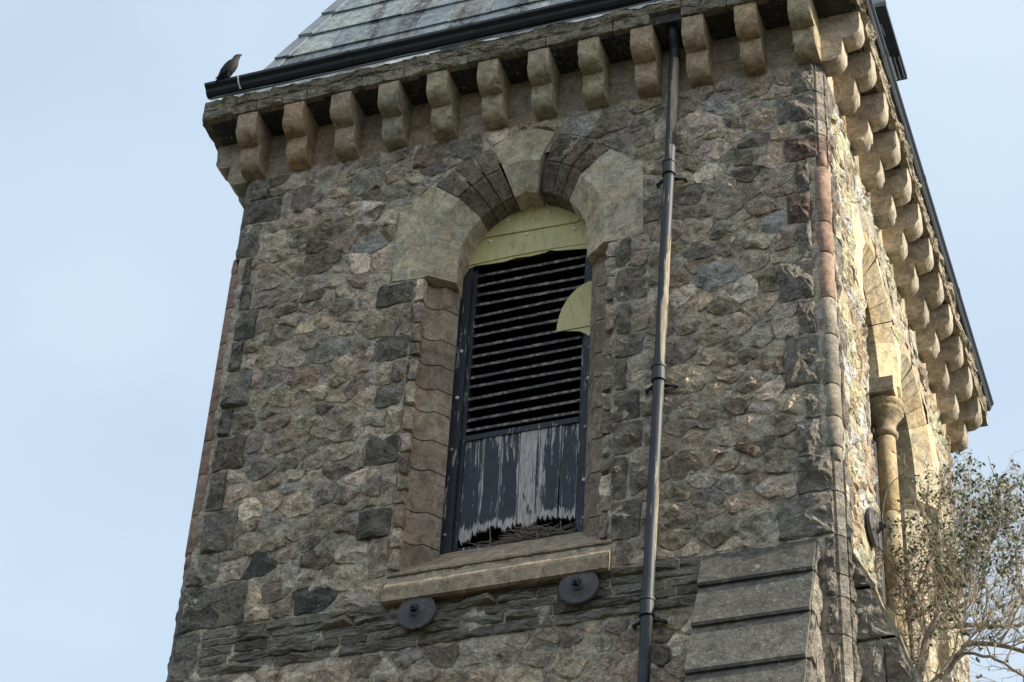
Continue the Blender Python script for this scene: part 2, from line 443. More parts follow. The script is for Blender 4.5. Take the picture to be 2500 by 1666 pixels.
# ---------------------------------------------------------------- dressings: collect obstacles
OB = []       # front face
OBR = []      # right face
rect = lambda a_, b_, c_, d_: [(a_, c_), (b_, c_), (b_, d_), (a_, d_)]
CX, ZS = 2.87, -1.45
HALF, CO = .62, .120; RAD = HALF+CO
def arc(d_, th, cx=CX, side=-1, zs=ZS):
    """point at radial offset d_ on the two-centred arch; th in degrees, 180 = springing; side -1 left, 1 right"""
    x = CO+(RAD+d_)*math.cos(math.radians(th)); z = zs+(RAD+d_)*math.sin(math.radians(th))
    x = min(x, 0)
    if x == 0: z = zs+math.sqrt((RAD+d_)**2-CO**2)
    return (cx+x if side < 0 else cx-x, z)
def apex_th(d_): return math.degrees(math.acos(-CO/(RAD+d_)))
def orient(V_, Fs):
    """consistent outward normals"""
    bm = bmesh.new(); vv = [bm.verts.new(v) for v in V_]
    for f in Fs:
        try: bm.faces.new([vv[i] for i in f])
        except ValueError: pass
    bmesh.ops.recalc_face_normals(bm, faces=bm.faces)
    bm.verts.index_update()
    o = ([tuple(v.co) for v in bm.verts], [tuple(v.index for v in f.verts) for f in bm.faces]); bm.free(); return o
D0, D1, HC = .21, .57, -.15
def voussoir(face, th0, th1, side, cx, col, rough=True, seed=0, parent=TOWER, name='arch_stone', d1=D1):
    g_ = .35
    ths = [th0-g_+(th1-th0+2*g_)*i/3 for i in range(4)] if th0 > th1 else [th0+(th1-th0)*i/3 for i in range(4)]
    V_, Fs = [], []
    for th in ths:
        P = lambda d_, h: face(*(lambda q: (q[0], h, q[1]))(arc(d_, th, cx, side)))
        V_ += [P(D0, 0.0), P(d1, 0.0), P(d1, -.44), P(0, -.44), P(0, HC)]
    n = 5
    for i in range(3):
        for k in range(n): Fs.append((i*n+k, i*n+(k+1) % n, (i+1)*n+(k+1) % n, (i+1)*n+k))
    Fs += [tuple(range(n)), tuple(3*n+k for k in range(n))]
    V_, Fs = orient(V_, Fs); cols = [tuple(q*.92 for q in col)]*len(V_)
    if rough:
        t0, t1 = max(th0, th1)-.6, min(th0, th1)+.6
        poly = [arc(D0+.035, t0, cx, side), arc(d1-.01, t0, cx, side), arc(d1-.01, (t0+t1)/2, cx, side), arc(d1-.01, t1, cx, side), arc(D0+.035, t1, cx, side)]
        fl = face is RT
        v2, f2 = rock(poly, face, .045, .02, -.01, .04, .006, .45, seed=seed, facets=4)
        if face is RT: f2 = f2
        k = len(V_); V_ = V_+v2; Fs = Fs+[tuple(i+k for i in f) for f in f2]; cols += [col]*len(v2)
    o = part(name, V_, Fs, [ROCK] if rough else [DRESS], parent, cols=cols)
    return o
def springer(face, side, cx, col, both=False, sd=0):
    """large smooth kneeler at the foot of the arch"""
    s = -1 if side < 0 else 1
    ths = [180, 166, 152, 138] 
    inner_f = [(s_, z_) for s_, z_ in [arc(D0, t, cx, side) for t in ths]]
    inner_b = [arc(0, t, cx, side) for t in ths]
    inner_f = [(inner_f[0][0], -1.70)]+inner_f; inner_b = [(inner_b[0][0], -1.70)]+inner_b
    outer = [(cx+s*.95, -1.71), (cx+s*1.19, -1.68), (cx+s*1.18, -.84), (cx+s*.87, -.57)]
    V_ = []; Fs = []
    ni, no = len(inner_f), len(outer)
    F0 = [face(p[0], .012, p[1]) for p in inner_f]; F1 = [face(p[0], HC, p[1]) for p in inner_b]; F2 = [face(p[0]+(s*.045 if k < 2 else 0), -.46, p[1]) for k, p in enumerate(inner_b)]
    O0 = [face(p[0], .012, p[1]) for p in outer]; O1 = [face(p[0], -.44, p[1]) for p in outer]
    V_ = F0+F1+F2+O0+O1; i0, i1, i2, o0, o1 = 0, ni, 2*ni, 3*ni, 3*ni+no
    # face: inner chain + outer chain
    Fs.append(tuple(range(ni))+tuple(o0+k for k in range(no))[::-1])
    Fs.append(tuple(i2+k for k in range(ni))+tuple(o1+k for k in range(no))[::-1])
    for k in range(ni-1):
        Fs += [(i0+k, i0+k+1, i1+k+1, i1+k), (i1+k, i1+k+1, i2+k+1, i2+k)]
    for k in range(no-1): Fs.append((o0+k, o0+k+1, o1+k+1, o1+k))
    Fs.append((i0, i1, i2, o1, o0)); Fs.append((i0+ni-1, i1+ni-1, i2+ni-1, o1+no-1, o0+no-1))
    V_, Fs = orient(V_, Fs)
    return part('springer_stone', V_, Fs, DRESS, TOWER, color=col)
PALE = (.36, .33, .235)
# front arch
springer(FR, -1, CX, (.44, .40, .31)); springer(FR, 1, CX, (.44, .39, .30))
lj = [138, 127.5, 118.5, 108.8]
for i in range(3): voussoir(FR, lj[i], lj[i+1], -1, CX, tuple(q*(.9+.1*i) for q in (.27, .235, .18)), seed=i+1)
rj = [138, 129.5, 121.2, 111.5]
for i in range(3): voussoir(FR, rj[i], rj[i+1], 1, CX, tuple(q for q in ((.27, .21, .165), (.25, .20, .16), (.21, .18, .15))[i]), seed=i+11)
# keystone
kf = [(2.585, -.235), (2.72, -.14), (2.87, -.105), (3.03, -.125), (3.19, -.205), (3.045, -.535), (2.87, -.475), (2.70, -.545)]
kb = [(2.585, -.235), (2.72, -.14), (2.87, -.105), (3.03, -.125), (3.19, -.205), (2.985, -.775), (2.87, -.725), (2.765, -.78)]
V_ = [FR(p[0], .02, p[1]) for p in kf]+[FR(p[0], HC, p[1]) for p in kb]+[FR(p[0], -.44, p[1]) for p in kb]
n = 8; Fs = [tuple(range(n)), tuple(2*n+k for k in range(n))]+[(r_*n+k, r_*n+(k+1) % n, (r_+1)*n+(k+1) % n, (r_+1)*n+k) for r_ in (0, 1) for k in range(n)]
V_, Fs = orient(V_, Fs); part('keystone', V_, Fs, DRESS, color=(.42, .385, .295))
def arch_obs(cx, OBL, left=True, right=True):
    for s, on in ((-1, left), (1, right)):
        if on: OBL.append([(cx+s*.6, -1.73), (cx+s*1.2, -1.70), (cx+s*1.19, -.83), (cx+s*.87, -.56), (cx+s*.5, -.8)])
        for t0, t1 in ((140, 125), (125, 110), (110, 98)):
            OBL.append([arc(-.1, t0, cx, s), arc(D1+.01, t0, cx, s), arc(D1+.01, t1, cx, s), arc(-.1, t1, cx, s)])
    OBL.append(rect(cx-.85, cx+.85, -5.3, -1.3)); OBL.append(rect(cx-.45, cx+.45, -1.5, -.5)); OBL.append(rect(cx-.72, cx+.72, -1.6, -.88))
arch_obs(CX, OB); OB.append([(2.57, -.25), (2.72, -.12), (2.87, -.09), (3.03, -.11), (3.2, -.2), (3.0, -.6), (2.7, -.6)])
OB.append(rect(1.89, 3.86, -5.29, -4.9))
# moulded jambs
JP = [(0.0, 0.0), (.018, 0.0), (.09, -.048), (.093, -.078), (.112, -.115), (.145, -.145), (.185, -.157), (.235, -.158), (.33, -.285), (.295, -.38), (.295, -.48), (-.05, -.48)]
def jamb(face, side, uo, z0, z1, tail, mcol, tcol, seed, OBL):
    s = 1 if side < 0 else -1        # direction towards the opening
    prof = [(uo+s*p[0], p[1]) for p in JP]
    V_ = [face(p[0], p[1], z0+.006) for p in prof]+[face(p[0], p[1], z1-.006) for p in prof]; n = len(prof)
    Fs = [tuple(range(n)), tuple(range(n, 2*n))]+[(i, (i+1) % n, n+(i+1) % n, n+i) for i in range(n)]
    V_, Fs = orient(V_, Fs); cols = [mcol]*len(V_)
    a_, b_ = uo-s*tail, uo-s*.004
    v2, f2 = rock(rect(min(a_, b_), max(a_, b_), z0+.012, z1-.012), face, .05, .024, -.06, .05, .007, .5, seed=seed)
    k = len(V_); Fs = Fs+[tuple(i+k for i in f) for f in f2]
    part('jamb_stone', V_+v2, Fs, [PLAIN, ROCK], cols=cols+[tcol]*len(v2), matidx=[0]*(len(Fs)-len(f2))+[1]*len(f2))
    OBL.append(rect(min(a_, b_)-.004, max(a_, b_)+.01, z0, z1))
jz = [-1.72, -1.98, -2.34, -2.63, -2.90, -3.15, -3.46, -3.78, -4.22, -4.55, -4.95]
tl = [.36, .10, .33, .12, .26, .14, .30, .12, .30, .16]
for i in range(10):
    jamb(FR, -1, 1.91, jz[i+1], jz[i], tl[i], jit((.33, .26, .195), .8, 1.12), DK() if tl[i] > .2 else pick(bias=.8), 100+i, OB)
jz2 = [-1.70, -2.06, -2.45, -2.82, -3.08, -3.42, -3.75, -4.10, -4.55, -4.95]
for i in range(9):
    t_ = (.12, .26, .14, .24, .10, .22, .25, .12, .24)[i]
    jamb(FR, 1, 3.83, jz2[i+1], jz2[i], t_, jit((.27, .21, .165), .8, 1.1), jit((.25, .22, .18), .8, 1.2), 130+i, OB)
# sill: upper weathered slope and lower projecting stones
def sill(face, uL, uR, cols, cuts):
    prof_t = [(-.52, -4.46), (-.39, -4.505), (-.30, -4.60), (0.015, -4.925), (0.015, -4.945), (-.03, -4.96), (-.03, -5.05), (-.52, -5.05)]
    prof_b = [(-.01, -4.962), (.125, -5.15), (.125, -5.265), (.09, -5.275), (.085, -5.255), (-.3, -5.255), (-.3, -5.06), (-.02, -5.06)]
    for prof, grow, nm in ((prof_t, -.0, 'sill_stone'), (prof_b, .0, 'sill_stone')):
        xs = [uL+grow]+cuts+[uR-grow]
        for i in range(len(xs)-1):
            n = len(prof)
            V_ = [face(xs[i]+.002, p[0], p[1]) for p in prof]+[face(xs[i+1]-.002, p[0], p[1]) for p in prof]
            Fs = [tuple(range(n)), tuple(range(n, 2*n))]+[(k, (k+1) % n, n+(k+1) % n, n+k) for k in range(n)]
            V_, Fs = orient(V_, Fs); part(nm, V_, Fs, PLAIN, color=cols)
sill(FR, 1.93, 3.85, (.31, .245, .175), [3.03])

# ---------------------------------------------------------------- corners: quoins and rolls
def quoin(sx, z0, z1, la, lb, roll, col, seed):
    """sx=1 right front corner, -1 left front corner; la along the front, lb along the side"""
    X = (lambda x: W-x) if sx > 0 else (lambda x: x)
    cf = .05
    if roll: plan = [(la, 0), (.135, 0), (.135, .135), (0, .135), (0, lb), (.3, lb), (.3, .3), (la, .3)]
    else: plan = [(la, 0), (cf, 0), (0, cf), (0, lb), (.3, lb), (.3, .3), (la, .3)]
    if la < .31: plan = [q for q in plan if q != (.3, .3)]+([(la, .3)] if False else [])
    n = len(plan); V_ = [(X(p[0]), p[1], z0+.006) for p in plan]+[(X(p[0]), p[1], z1-.006) for p in plan]
    Fs = [tuple(range(n)), tuple(range(n, 2*n))]+[(i, (i+1) % n, n+(i+1) % n, n+i) for i in range(n)]
    V_, Fs = orient(V_, Fs); cols = [tuple(q*1.15 for q in col)]*len(V_)
    e = .15 if roll else .075
    A = sorted((X(la-.005), X(e)))
    v2, f2 = rock(rect(A[0], A[1], z0+.014, z1-.014), FR, .056, .026, -.03, .045, .006, .5, seed=seed)
    k = len(V_); V_ = V_+v2; Fs = Fs+[tuple(i+k for i in f) for f in f2]; cols += [col]*len(v2)
    face = RT if sx > 0 else LF
    ua, ub = (e, lb-.005) if sx > 0 else (D-lb+.005, D-e)
    v2, f2 = rock(rect(ua, ub, z0+.014, z1-.014), face, .042, .024, -.03, .05, .006, .5, seed=seed+500)
    k = len(V_); V_ = V_+v2; Fs = Fs+[tuple(i+k for i in f) for f in f2]; cols += [col]*len(v2)
    part('quoin_stone', V_, Fs, ROCK, cols=cols)
    (OB).append(rect(*( (W-la, W+1) if sx > 0 else (-1, la)), z0, z1))
    if sx > 0: OBR.append(rect(-1, lb, z0, z1))
RQ = [(0, -.36, .26, .42, 0), (-.36, -.71, .42, .22, 0), (-.71, -.89, .24, .40, 0), (-.89, -1.19, .36, .22, 0), (-1.19, -1.58, .27, .40, 1),
      (-1.58, -1.93, .36, .24, 1), (-1.93, -2.35, .28, .42, 1), (-2.35, -2.79, .45, .24, 1), (-2.79, -3.18, .30, .42, 1), (-3.18, -3.70, .42, .24, 1), (-3.70, -4.05, .26, .38, 1),
      (-4.05, -4.43, .34, .22, 1), (-4.43, -4.78, .35, .40, 0), (-4.78, -5.20, .52, .24, 0), (-5.20, -5.56, .155, .19, 0), (-5.56, -5.76, .155, .19, 0), (-5.76, -6.10, .155, .19, 0),
      (-6.10, -6.55, .155, .19, 0), (-6.55, -7.0, .155, .19, 0), (-7.0, -7.6, .155, .19, 0), (-7.6, -8.2, .155, .19, 0)]
for i, (z1, z0, la, lb, ro) in enumerate(RQ):
    cc = DK() if i not in (3, 5) else (.19, .135, .11)
    quoin(1, z0, z1, la, lb, ro, tuple(q*1.15 for q in cc), 200+i)
LQ = [(0, -.29, .28, .4, 0), (-.29, -.60, .44, .25, 0), (-.60, -1.02, .26, .4, 0), (-1.02, -1.36, .22, .2, 1), (-1.36, -1.70, .28, .2, 1), (-1.70, -2.05, .36, .2, 1), (-2.05, -2.42, .26, .2, 1),
      (-2.42, -2.85, .40, .2, 1), (-2.85, -3.17, .26, .2, 1), (-3.17, -3.54, .44, .2, 1), (-3.54, -3.98, .30, .2, 1), (-3.98, -4.42, .46, .2, 1), (-4.42, -4.75, .36, .2, 0),
      (-4.75, -5.20, .66, .2, 0), (-5.20, -5.68, .28, .2, 0), (-5.68, -6.1, .45, .2, 0), (-6.1, -6.6, .3, .2, 0), (-6.6, -7.1, .5, .2, 0), (-7.1, -7.6, .3, .2, 0), (-7.6, -8.2, .5, .2, 0)]
for i, (z1, z0, la, lb, ro) in enumerate(LQ):
    quoin(-1, z0, z1, la, lb, ro, tuple(q*1.25 for q in DK()) if i not in (3, 9) else (.2, .17, .14), 260+i)
def roll(sx, zs_):
    X = W-.062 if sx > 0 else .062
    for i in range(len(zs_)-1):
        m_ = MB(); z1, z0 = zs_[i]-.004, zs_[i+1]+.004; r_ = .078
        pts = [(X, .062, z0), (X, .062, z0+.01), (X, .062, z1-.01), (X, .062, z1)]
        rd = [r_-.006, r_, r_, r_-.006]
        m_.tube(pts, rd, 20)
        if i == 0:   # pointed stop
            q = []; 
            m_.tube([(X, .062, z1), (X+.03*sx, .03, z1+.10), (X+.045*sx, .012, z1+.20)], [r_-.004, .045, .012], 8)
        if i == len(zs_)-2:
            m_.tube([(X+.03*sx, .03, z0-.14), (X, .062, z0)], [.03, r_-.006], 8)
        o = m_.build('roll_stone', CORB, smooth=False, color=jit(((.28, .19, .145) if i < 3 or sx < 0 else (.25, .225, .18)), .85, 1.15))
        me = o.data
        for p in me.polygons: p.use_smooth = len(p.vertices) == 4
roll(1, [-1.30, -1.95, -2.30, -2.80, -3.20, -3.72, -4.05, -4.35])
roll(-1, [-1.20, -1.62, -2.05, -2.35, -2.85, -3.17, -3.54, -3.98, -4.38])

# ---------------------------------------------------------------- frieze, corbels, cornice
CZ, CP, CW = .583, .377, .208
def corbel_mesh(sd_):
    """profile (p outward, z) of two stacked quarter rounds; local: x width, -y outward, z from 0"""
    pr = [(0, CZ-.004), (CP-.012, CZ-.004), (CP, CZ-.02)]
    for k in range(0, 8):
        t = k/7*PI/2; pr.append((CP-.115+.115*math.cos(t), .405-.14*math.sin(t)))
    pr.append((.205, .264)); pr.append((.208, .25))
    for k in range(0, 8):
        t = k/7*PI/2; pr.append((.110+.098*math.cos(t), .130-.127*math.sin(t)))
    pr.append((-.02, .002)); pr.append((-.02, CZ-.004))
    n = len(pr); wd = [0, .010]+[CW*q/5 for q in (1, 2, 3, 4)]+[CW-.010, CW]; V_, Fs = [], []; M_ = len(wd)
    for i, x in enumerate(wd):
        e0 = 1 if i in (0, M_-1) else 0
        for p in pr:
            q = nz((x*3+sd_*5, p[0]*3, p[1]*3), 3.5); ch = max(0, nz((x, p[0]+sd_, p[1]), 13)-.10)*.035*(1 if i in (0, 1, M_-2, M_-1) else .3)
            e = e0*.006+.005*q+ch
            V_.append((x+(.5*ch if i < 2 else (-.5*ch if i > M_-3 else 0)), -(p[0]-e if p[0] > .09 else p[0]), p[1]+(e*.6 if p[1] < .28 else 0)))
    for i in range(M_-1):
        for k in range(n): Fs.append((i*n+k, i*n+(k+1) % n, (i+1)*n+(k+1) % n, (i+1)*n+k))
    Fs += [tuple(range(n)), tuple((M_-1)*n+k for k in range(n))]
    V_, Fs = orient(V_, Fs); me = bpy.data.meshes.new('corbel'); me.from_pydata(V_, [], Fs)
    ca = me.color_attributes.new('col', 'FLOAT_COLOR', 'POINT'); ca.data.foreach_set('color', [1.0]*4*len(V_))
    me.materials.append(CORB); me.update(); return me
cms = [corbel_mesh(i*1.7) for i in range(12)]; cn_ = [0]
CC = [(.35, .265, .19), (.39, .275, .175), (.33, .265, .195), (.31, .265, .195), (.34, .29, .195), (.33, .275, .185), (.32, .275, .195), (.32, .280, .180), (.36, .275, .185), (.35, .275, .185), (.39, .285, .175), (.34, .285, .185)]
XC = [0.005+i*.5 for i in range(12)]
def corbel(loc, rz, col):
    cn_[0] += 1; o = bpy.data.objects.new('corbel', cms[cn_[0]*5 % 12]); C.objects.link(o); o.parent = TOWER; o.location = Vector(loc)-TOWER.location; o.rotation_euler = (R.uniform(-.006, .006), R.uniform(-.012, .012), rz+R.uniform(-.012, .012))
    o.color = (*col, 1)
for i, x in enumerate(XC): corbel((x+R.uniform(-.006, .006), 0.0, R.uniform(-.004, .002)), 0, CC[i])
SR = (D-CW)/11
for i in range(12):
    k = R.uniform(.85, 1.1); corbel((W, .002+i*SR, 0), PI/2, tuple(q*k for q in (.37, .32, .25)))
    k = R.uniform(.85, 1.1); corbel((0, D-.002-i*SR, 0), -PI/2, tuple(q*k for q in (.36, .31, .24)))
# frieze blocks between the corbels (two beds)
def frieze(face, xs, wd, length, col):
    for i in range(len(xs)+1):
        a_ = (xs[i-1]+wd) if i > 0 else 0; b_ = xs[i] if i < len(xs) else length
        if b_-a_ < .05: continue
        for z0, z1 in ((.0, .27), (.276, .576)):
            p, q = face(a_-.01, -.12, z0), face(b_+.01, R.uniform(-.006, .004), z1)
            m_ = MB(); x = sorted((p[0], q[0])); y = sorted((p[1], q[1])); m_.box(x[0], x[1], y[0], y[1], z0, z1)
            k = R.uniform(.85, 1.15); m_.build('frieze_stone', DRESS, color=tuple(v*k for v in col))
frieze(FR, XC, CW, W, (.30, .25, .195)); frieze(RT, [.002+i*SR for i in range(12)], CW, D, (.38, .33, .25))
mb = MB(); mb.box(-.0, .12, .0, D, -.0, .576); mb.build('frieze_course', DRESS, color=(.25, .22, .16))
# soffit slabs, slate-dark with the eaves shade put into the colour; cornice courses
OV = .375
xs = [-OV+.01]
while xs[-1] < W+OV-.7: xs.append(xs[-1]+R.uniform(.42, .62))
xs.append(W+OV-.01)
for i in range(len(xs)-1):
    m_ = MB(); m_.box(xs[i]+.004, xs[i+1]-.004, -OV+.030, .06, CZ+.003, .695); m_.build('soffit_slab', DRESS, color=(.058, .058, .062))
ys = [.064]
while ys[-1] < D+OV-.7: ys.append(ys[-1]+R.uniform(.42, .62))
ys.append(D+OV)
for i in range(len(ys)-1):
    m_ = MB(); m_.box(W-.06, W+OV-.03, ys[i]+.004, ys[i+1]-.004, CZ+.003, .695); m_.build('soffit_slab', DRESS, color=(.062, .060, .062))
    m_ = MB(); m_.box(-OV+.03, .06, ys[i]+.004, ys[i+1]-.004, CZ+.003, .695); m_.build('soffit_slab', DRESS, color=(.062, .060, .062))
mb = MB(); mb.box(-OV+.05, W+OV-.05, -OV+.05, D+OV-.05, .70, .80); mb.build('wall_head', INNER)
NOTCH = (4.20, 4.50)
def cornice(face, u0_, u1_, courses, cc, notch=None, off=OV):
    for ci, (z0, z1) in enumerate(courses):
        x = u0_
        while x < u1_-.02:
            l = R.uniform(.34, .78); x2 = x+l
            if u1_-x2 < .3: x2 = u1_
            parts = [(x, x2)]
            if notch and ci == 0 and x < notch[1] and x2 > notch[0]:
                parts = [q for q in ((x, notch[0]), (notch[1], x2)) if q[1]-q[0] > .05]
            for a_, b_ in parts:
                F2 = lambda u, h, v: face(u, h+off, v)
                zz1 = z1+R.uniform(-.014, .014)*(ci == 1)
                V_, Fs = rock(rect(a_+.004, b_-.004, z0+.004, zz1-.004), F2, .036, .030, -.06, .045, .005, .45, seed=R.randint(0, 9999), rings=(1, .86, .5), facets=3)
                # top and bottom closed by side walls of the rock itself
                col = jit(cc, .8, 1.2)
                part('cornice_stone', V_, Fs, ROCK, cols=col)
            x = x2
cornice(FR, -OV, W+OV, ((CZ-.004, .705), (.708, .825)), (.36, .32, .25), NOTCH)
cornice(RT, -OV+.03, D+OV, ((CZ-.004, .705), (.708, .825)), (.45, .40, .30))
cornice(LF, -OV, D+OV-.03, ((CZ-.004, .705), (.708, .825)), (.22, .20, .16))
m_ = MB(); m_.prism([(-.40, .80), (-.425, .845), (-.2, .85), (-.2, .80)], 'x', 2.12, 2.42); m_.build('slate_packing', SLATE, color=(.16, .18, .19))

# ---------------------------------------------------------------- gutter, downpipe
GP = [(.36, .885), (.42, .846), (.455, .852), (.478, .875), (.492, .905), (.532, .930), (.534, .960), (.524, .960), (.485, .94), (.455, .875), (.40, .895), (.38, .98), (.365, .98)]
def gutter_piece(face, a_, b_, nm='gutter'):
    n = len(GP)
    V_ = [face(a_, p[0], p[1]) for p in GP]+[face(b_, p[0], p[1]) for p in GP]
    Fs = [tuple(range(n)), tuple(range(n, 2*n))]+[(k, (k+1) % n, n+(k+1) % n, n+k) for k in range(n)]
    V_, Fs = orient(V_, Fs); return part(nm, V_, Fs, IRON)
gx = [-.33, 1.20, 2.46, 4.28, W+.474]
for i in range(4): gutter_piece(FR, gx[i]+(.0 if i == 0 else .002), gx[i+1])
RT2 = lambda u, h, v: RT(u, .36+(h-.36)*.60, v)
gy = [-.36, .95, 2.75, 4.55, D+.45]
for i in range(4): gutter_piece(RT2, gy[i]+.002, gy[i+1])
for f_, lst in ((FR, gx[1:4]), (RT2, gy[1:4])):
    for g_ in lst:
        n = len(GP); P2 = [(p[0]+(.006 if k < 7 else 0), p[1]-(.006 if k < 4 else 0)) for k, p in enumerate(GP)]
        V_ = [f_(g_-.03, p[0], p[1]) for p in P2]+[f_(g_+.03, p[0], p[1]) for p in P2]
        Fs = [tuple(range(n)), tuple(range(n, 2*n))]+[(k, (k+1) % n, n+(k+1) % n, n+k) for k in range(n)]
        V_, Fs = orient(V_, Fs); part('gutter_joint', V_, Fs, IRON)
for f_, A_, B_, brk in ((FR, -.27, 2.80, None), (FR, 2.66, 5.9, None), (RT, -.3, D+.4, None)):
    m_ = MB(); k = int((B_-A_)/.12); dz = .0 if A_ != 2.66 else -.014
    m_.tube([f_(A_+(B_-A_)*i/k, .425+.010*nz((i*.37, 2, A_), 1.0), .832+dz+.016*nz((i*.21, 5, A_), 1.0)) for i in range(k+1)], .0075, 5)
    m_.build('lead_cable', LEAD)
m_ = MB(); m_.tube([FR(.035, .538, .945), FR(.035, .51, .89), FR(.04, .458, .845)], .009, 5); m_.build('gutter_strap', WHITE)
# outlet and pipe
PX0, PX1 = 4.385, 4.155
def pipe_x(z): return 4.385+(z-.67)*(4.385-4.165)/(.67+6.2)
m_ = MB(); m_.prism([(4.30, .80), (4.47, .80), (4.455, .66), (4.44, .58), (4.335, .58), (4.315, .66)], 'y', -.335, -.20); m_.build('outlet_hopper', IRON)
def pz(z0, z1, r_, nm='downpipe'):
    k = 60 if z1 > -9 else 1
    m_ = MB(); m_.tube([(pipe_x(z0+(z1-z0)*i/k)+.003*nz((1, 2, z0+(z1-z0)*i/k), .9), -.125, z0+(z1-z0)*i/k) for i in range(k+1)], r_, 20)
    o = m_.build(nm, PIPE)
    def pw(v):
        an = math.atan2(v.y+.125, v.x-pipe_x(v.z)); side = max(0, math.cos(an+.55)); g_ = nz((3, 1, v.z), .8)  # pale right side: worn paint plus the sunlit highlight, both as colour
        return .75*side**2*max(0, .45+g_*1.6)+(.45 if -1.15 < v.z < .3 and side > .6 else 0)-.05
    wearattr(o, pw)
    for p in o.data.polygons: p.use_smooth = len(p.vertices) == 4
    return o
m_ = MB(); m_.tube([(4.39, -.24, .60), (4.388, -.20, .50), (4.383, -.14, .42), (4.38, -.125, .30)], .049, 16); m_.build('pipe_offset', PIPE)
for z0, z1 in ((-1.16, .34), (-3.49, -1.165), (-5.78, -3.495), (-8.0, -5.785), (-12.5, -8.0), (GZ, -12.5)): pz(z0, z1, .048)
for z in (-1.16, -3.49, -5.78, -8.0, -12.5):
    m_ = MB(); x = pipe_x(z)
    m_.tube([(x, -.125, z-.0), (x, -.125, z+.015), (x, -.125, z+.02), (x, -.125, z+.13), (x, -.125, z+.135), (x, -.125, z+.16)], [.062, .062, .058, .058, .065, .065], 20)
    o = m_.build('pipe_socket', PIPE)
    m_ = MB(); m_.box(x-.085, x+.085, -.075, -.055, z-.02, z+.015); 
    for s in (-1, 1):
        m_.tube([(x+s*.04, -.10, z-.01), (x+s*.085, -.07, z-.01), (x+s*.13, -.045, z-.015)], [.014, .014, .018], 6)
        m_.tube([(x+s*.13, -.055, z-.015), (x+s*.13, .03, z-.015)], .012, 6)
    m_.build('pipe_bracket', IRON)

# ---------------------------------------------------------------- string course
z = -5.20; rows = [-5.205, -5.30, -5.375, -5.47, -5.56, -5.665]
for i in range(5):
    x = .30
    while x < 4.55:
        l = R.uniform(.22, .80); x2 = min(x+l, 4.58)
        if 4.58-x2 < .15: x2 = 4.58
        z1, z0 = rows[i], rows[i+1]
        cc = jit((.25, .23, .19), .7, 1.2)
        if 1.7 < x < 2.0 and i == 1: cc = (.42, .40, .37)
        V_, Fs = rock(rect(x+.008, x2-.008, z0+.008, z1-.008), FR, .028+.02*R.random(), .018, -.05, .05, .006, .30, seed=R.randint(0, 9999), rings=(1, .9, .55), facets=2)
        part('string_course_stone', V_, Fs, STRING, cols=cc)
        x = x2
OB.append(rect(-1, 4.6, -5.68, -5.20))

# ---------------------------------------------------------------- buttresses
BC = [(0.0, -5.20), (-.135, -5.575), (-.30, -6.04), (-.485, -6.56), (-.68, -7.10), (-.88, -7.65)]
def buttress(face, u0_, u1_, colr):
    bl = 1.0
    for i in range(len(BC)-1):
        (h0, z1), (h1, z0) = (-BC[i][0], BC[i][1]), (-BC[i+1][0], BC[i+1][1])
        lip = .045
        pr = [(h0-.0+(.0 if i == 0 else .0), z1), (h1+lip, z0), (h1+lip-.006, z0-.024), (h1-.10, z0-.022), (h0-.12, z1-.0)]
        V_ = [face(u0_, p[0], p[1]) for p in pr]+[face(u1_-.03, p[0], p[1]) for p in pr]; n = len(pr)
        Fs = [tuple(range(n)), tuple(range(n, 2*n))]+[(k, (k+1) % n, n+(k+1) % n, n+k) for k in range(n)]
        V_, Fs = orient(V_, Fs); k = R.uniform(.85, 1.15)
        part('buttress_slab', V_, Fs, PLAIN, color=tuple(q*k for q in colr))
        # cheek stones under the slabs, rough on the side facing out
        cz0 = z0
        for s_, uu in ((1, u1_), (-1, u0_)):
            if s_ == -1 and face is FR: continue
            if s_ == 1 and face is RT: continue
            poly = [(.0, z1-.03), (h0+.0, z1-.03) if h0 > .03 else (.03, z1-.10), (h1-.0, z0), (.0, z0)]
            if face is FR: F3 = lambda u, h, v: (u1_-.03+h*.7, -u, v)
            else: F3 = lambda u, h, v: (W+u, u0_-h*.7, v)
            po = [(p[0], p[1]) for p in poly]
            if max(p[0] for p in po) > .45:
                cut = h1*.45; ps = [[(0, z1-.03), (cut-.01, z1-.03), (cut-.01, z0), (0, z0)], [(cut+.01, z1-.03), (h0, z1-.03), (h1, z0), (cut+.01, z0)]]
            else: ps = [po]
            for q in ps:
                V_, Fs = rock(q, F3, .05, .028, -.10, .05, .006, .5, seed=R.randint(0, 9999), flip=(face is RT) != (False))
                V_, Fs = orient(V_, Fs) if False else (V_, Fs)
                part('buttress_stone', V_, Fs, ROCK, cols=tuple(v*1.35 for v in DK()))
    # body
    z0 = BC[-1][1]
    pr = [(-.02, -5.22), (.68-.05, -7.12), (.88, -7.68), (.88, GZ), (-.02, GZ)]
    V_ = [face(u0_+.02, p[0]-.03, p[1]-.05) for p in pr]+[face(u1_-.05, p[0]-.03, p[1]-.05) for p in pr]; n = len(pr)
    Fs = [tuple(range(n)), tuple(range(n, 2*n))]+[(k, (k+1) % n, n+(k+1) % n, n+k) for k in range(n)]
    V_, Fs = orient(V_, Fs); part('buttress_core', V_, Fs, WALLB)
buttress(FR, 4.59, 5.49+.03, (.115, .110, .095))
buttress(RT, .20, 1.12, (.24, .22, .17))
OB.append(rect(4.58, 5.56, -9, -5.20)); OBR.append(rect(.18, 1.14, -9, -5.24))

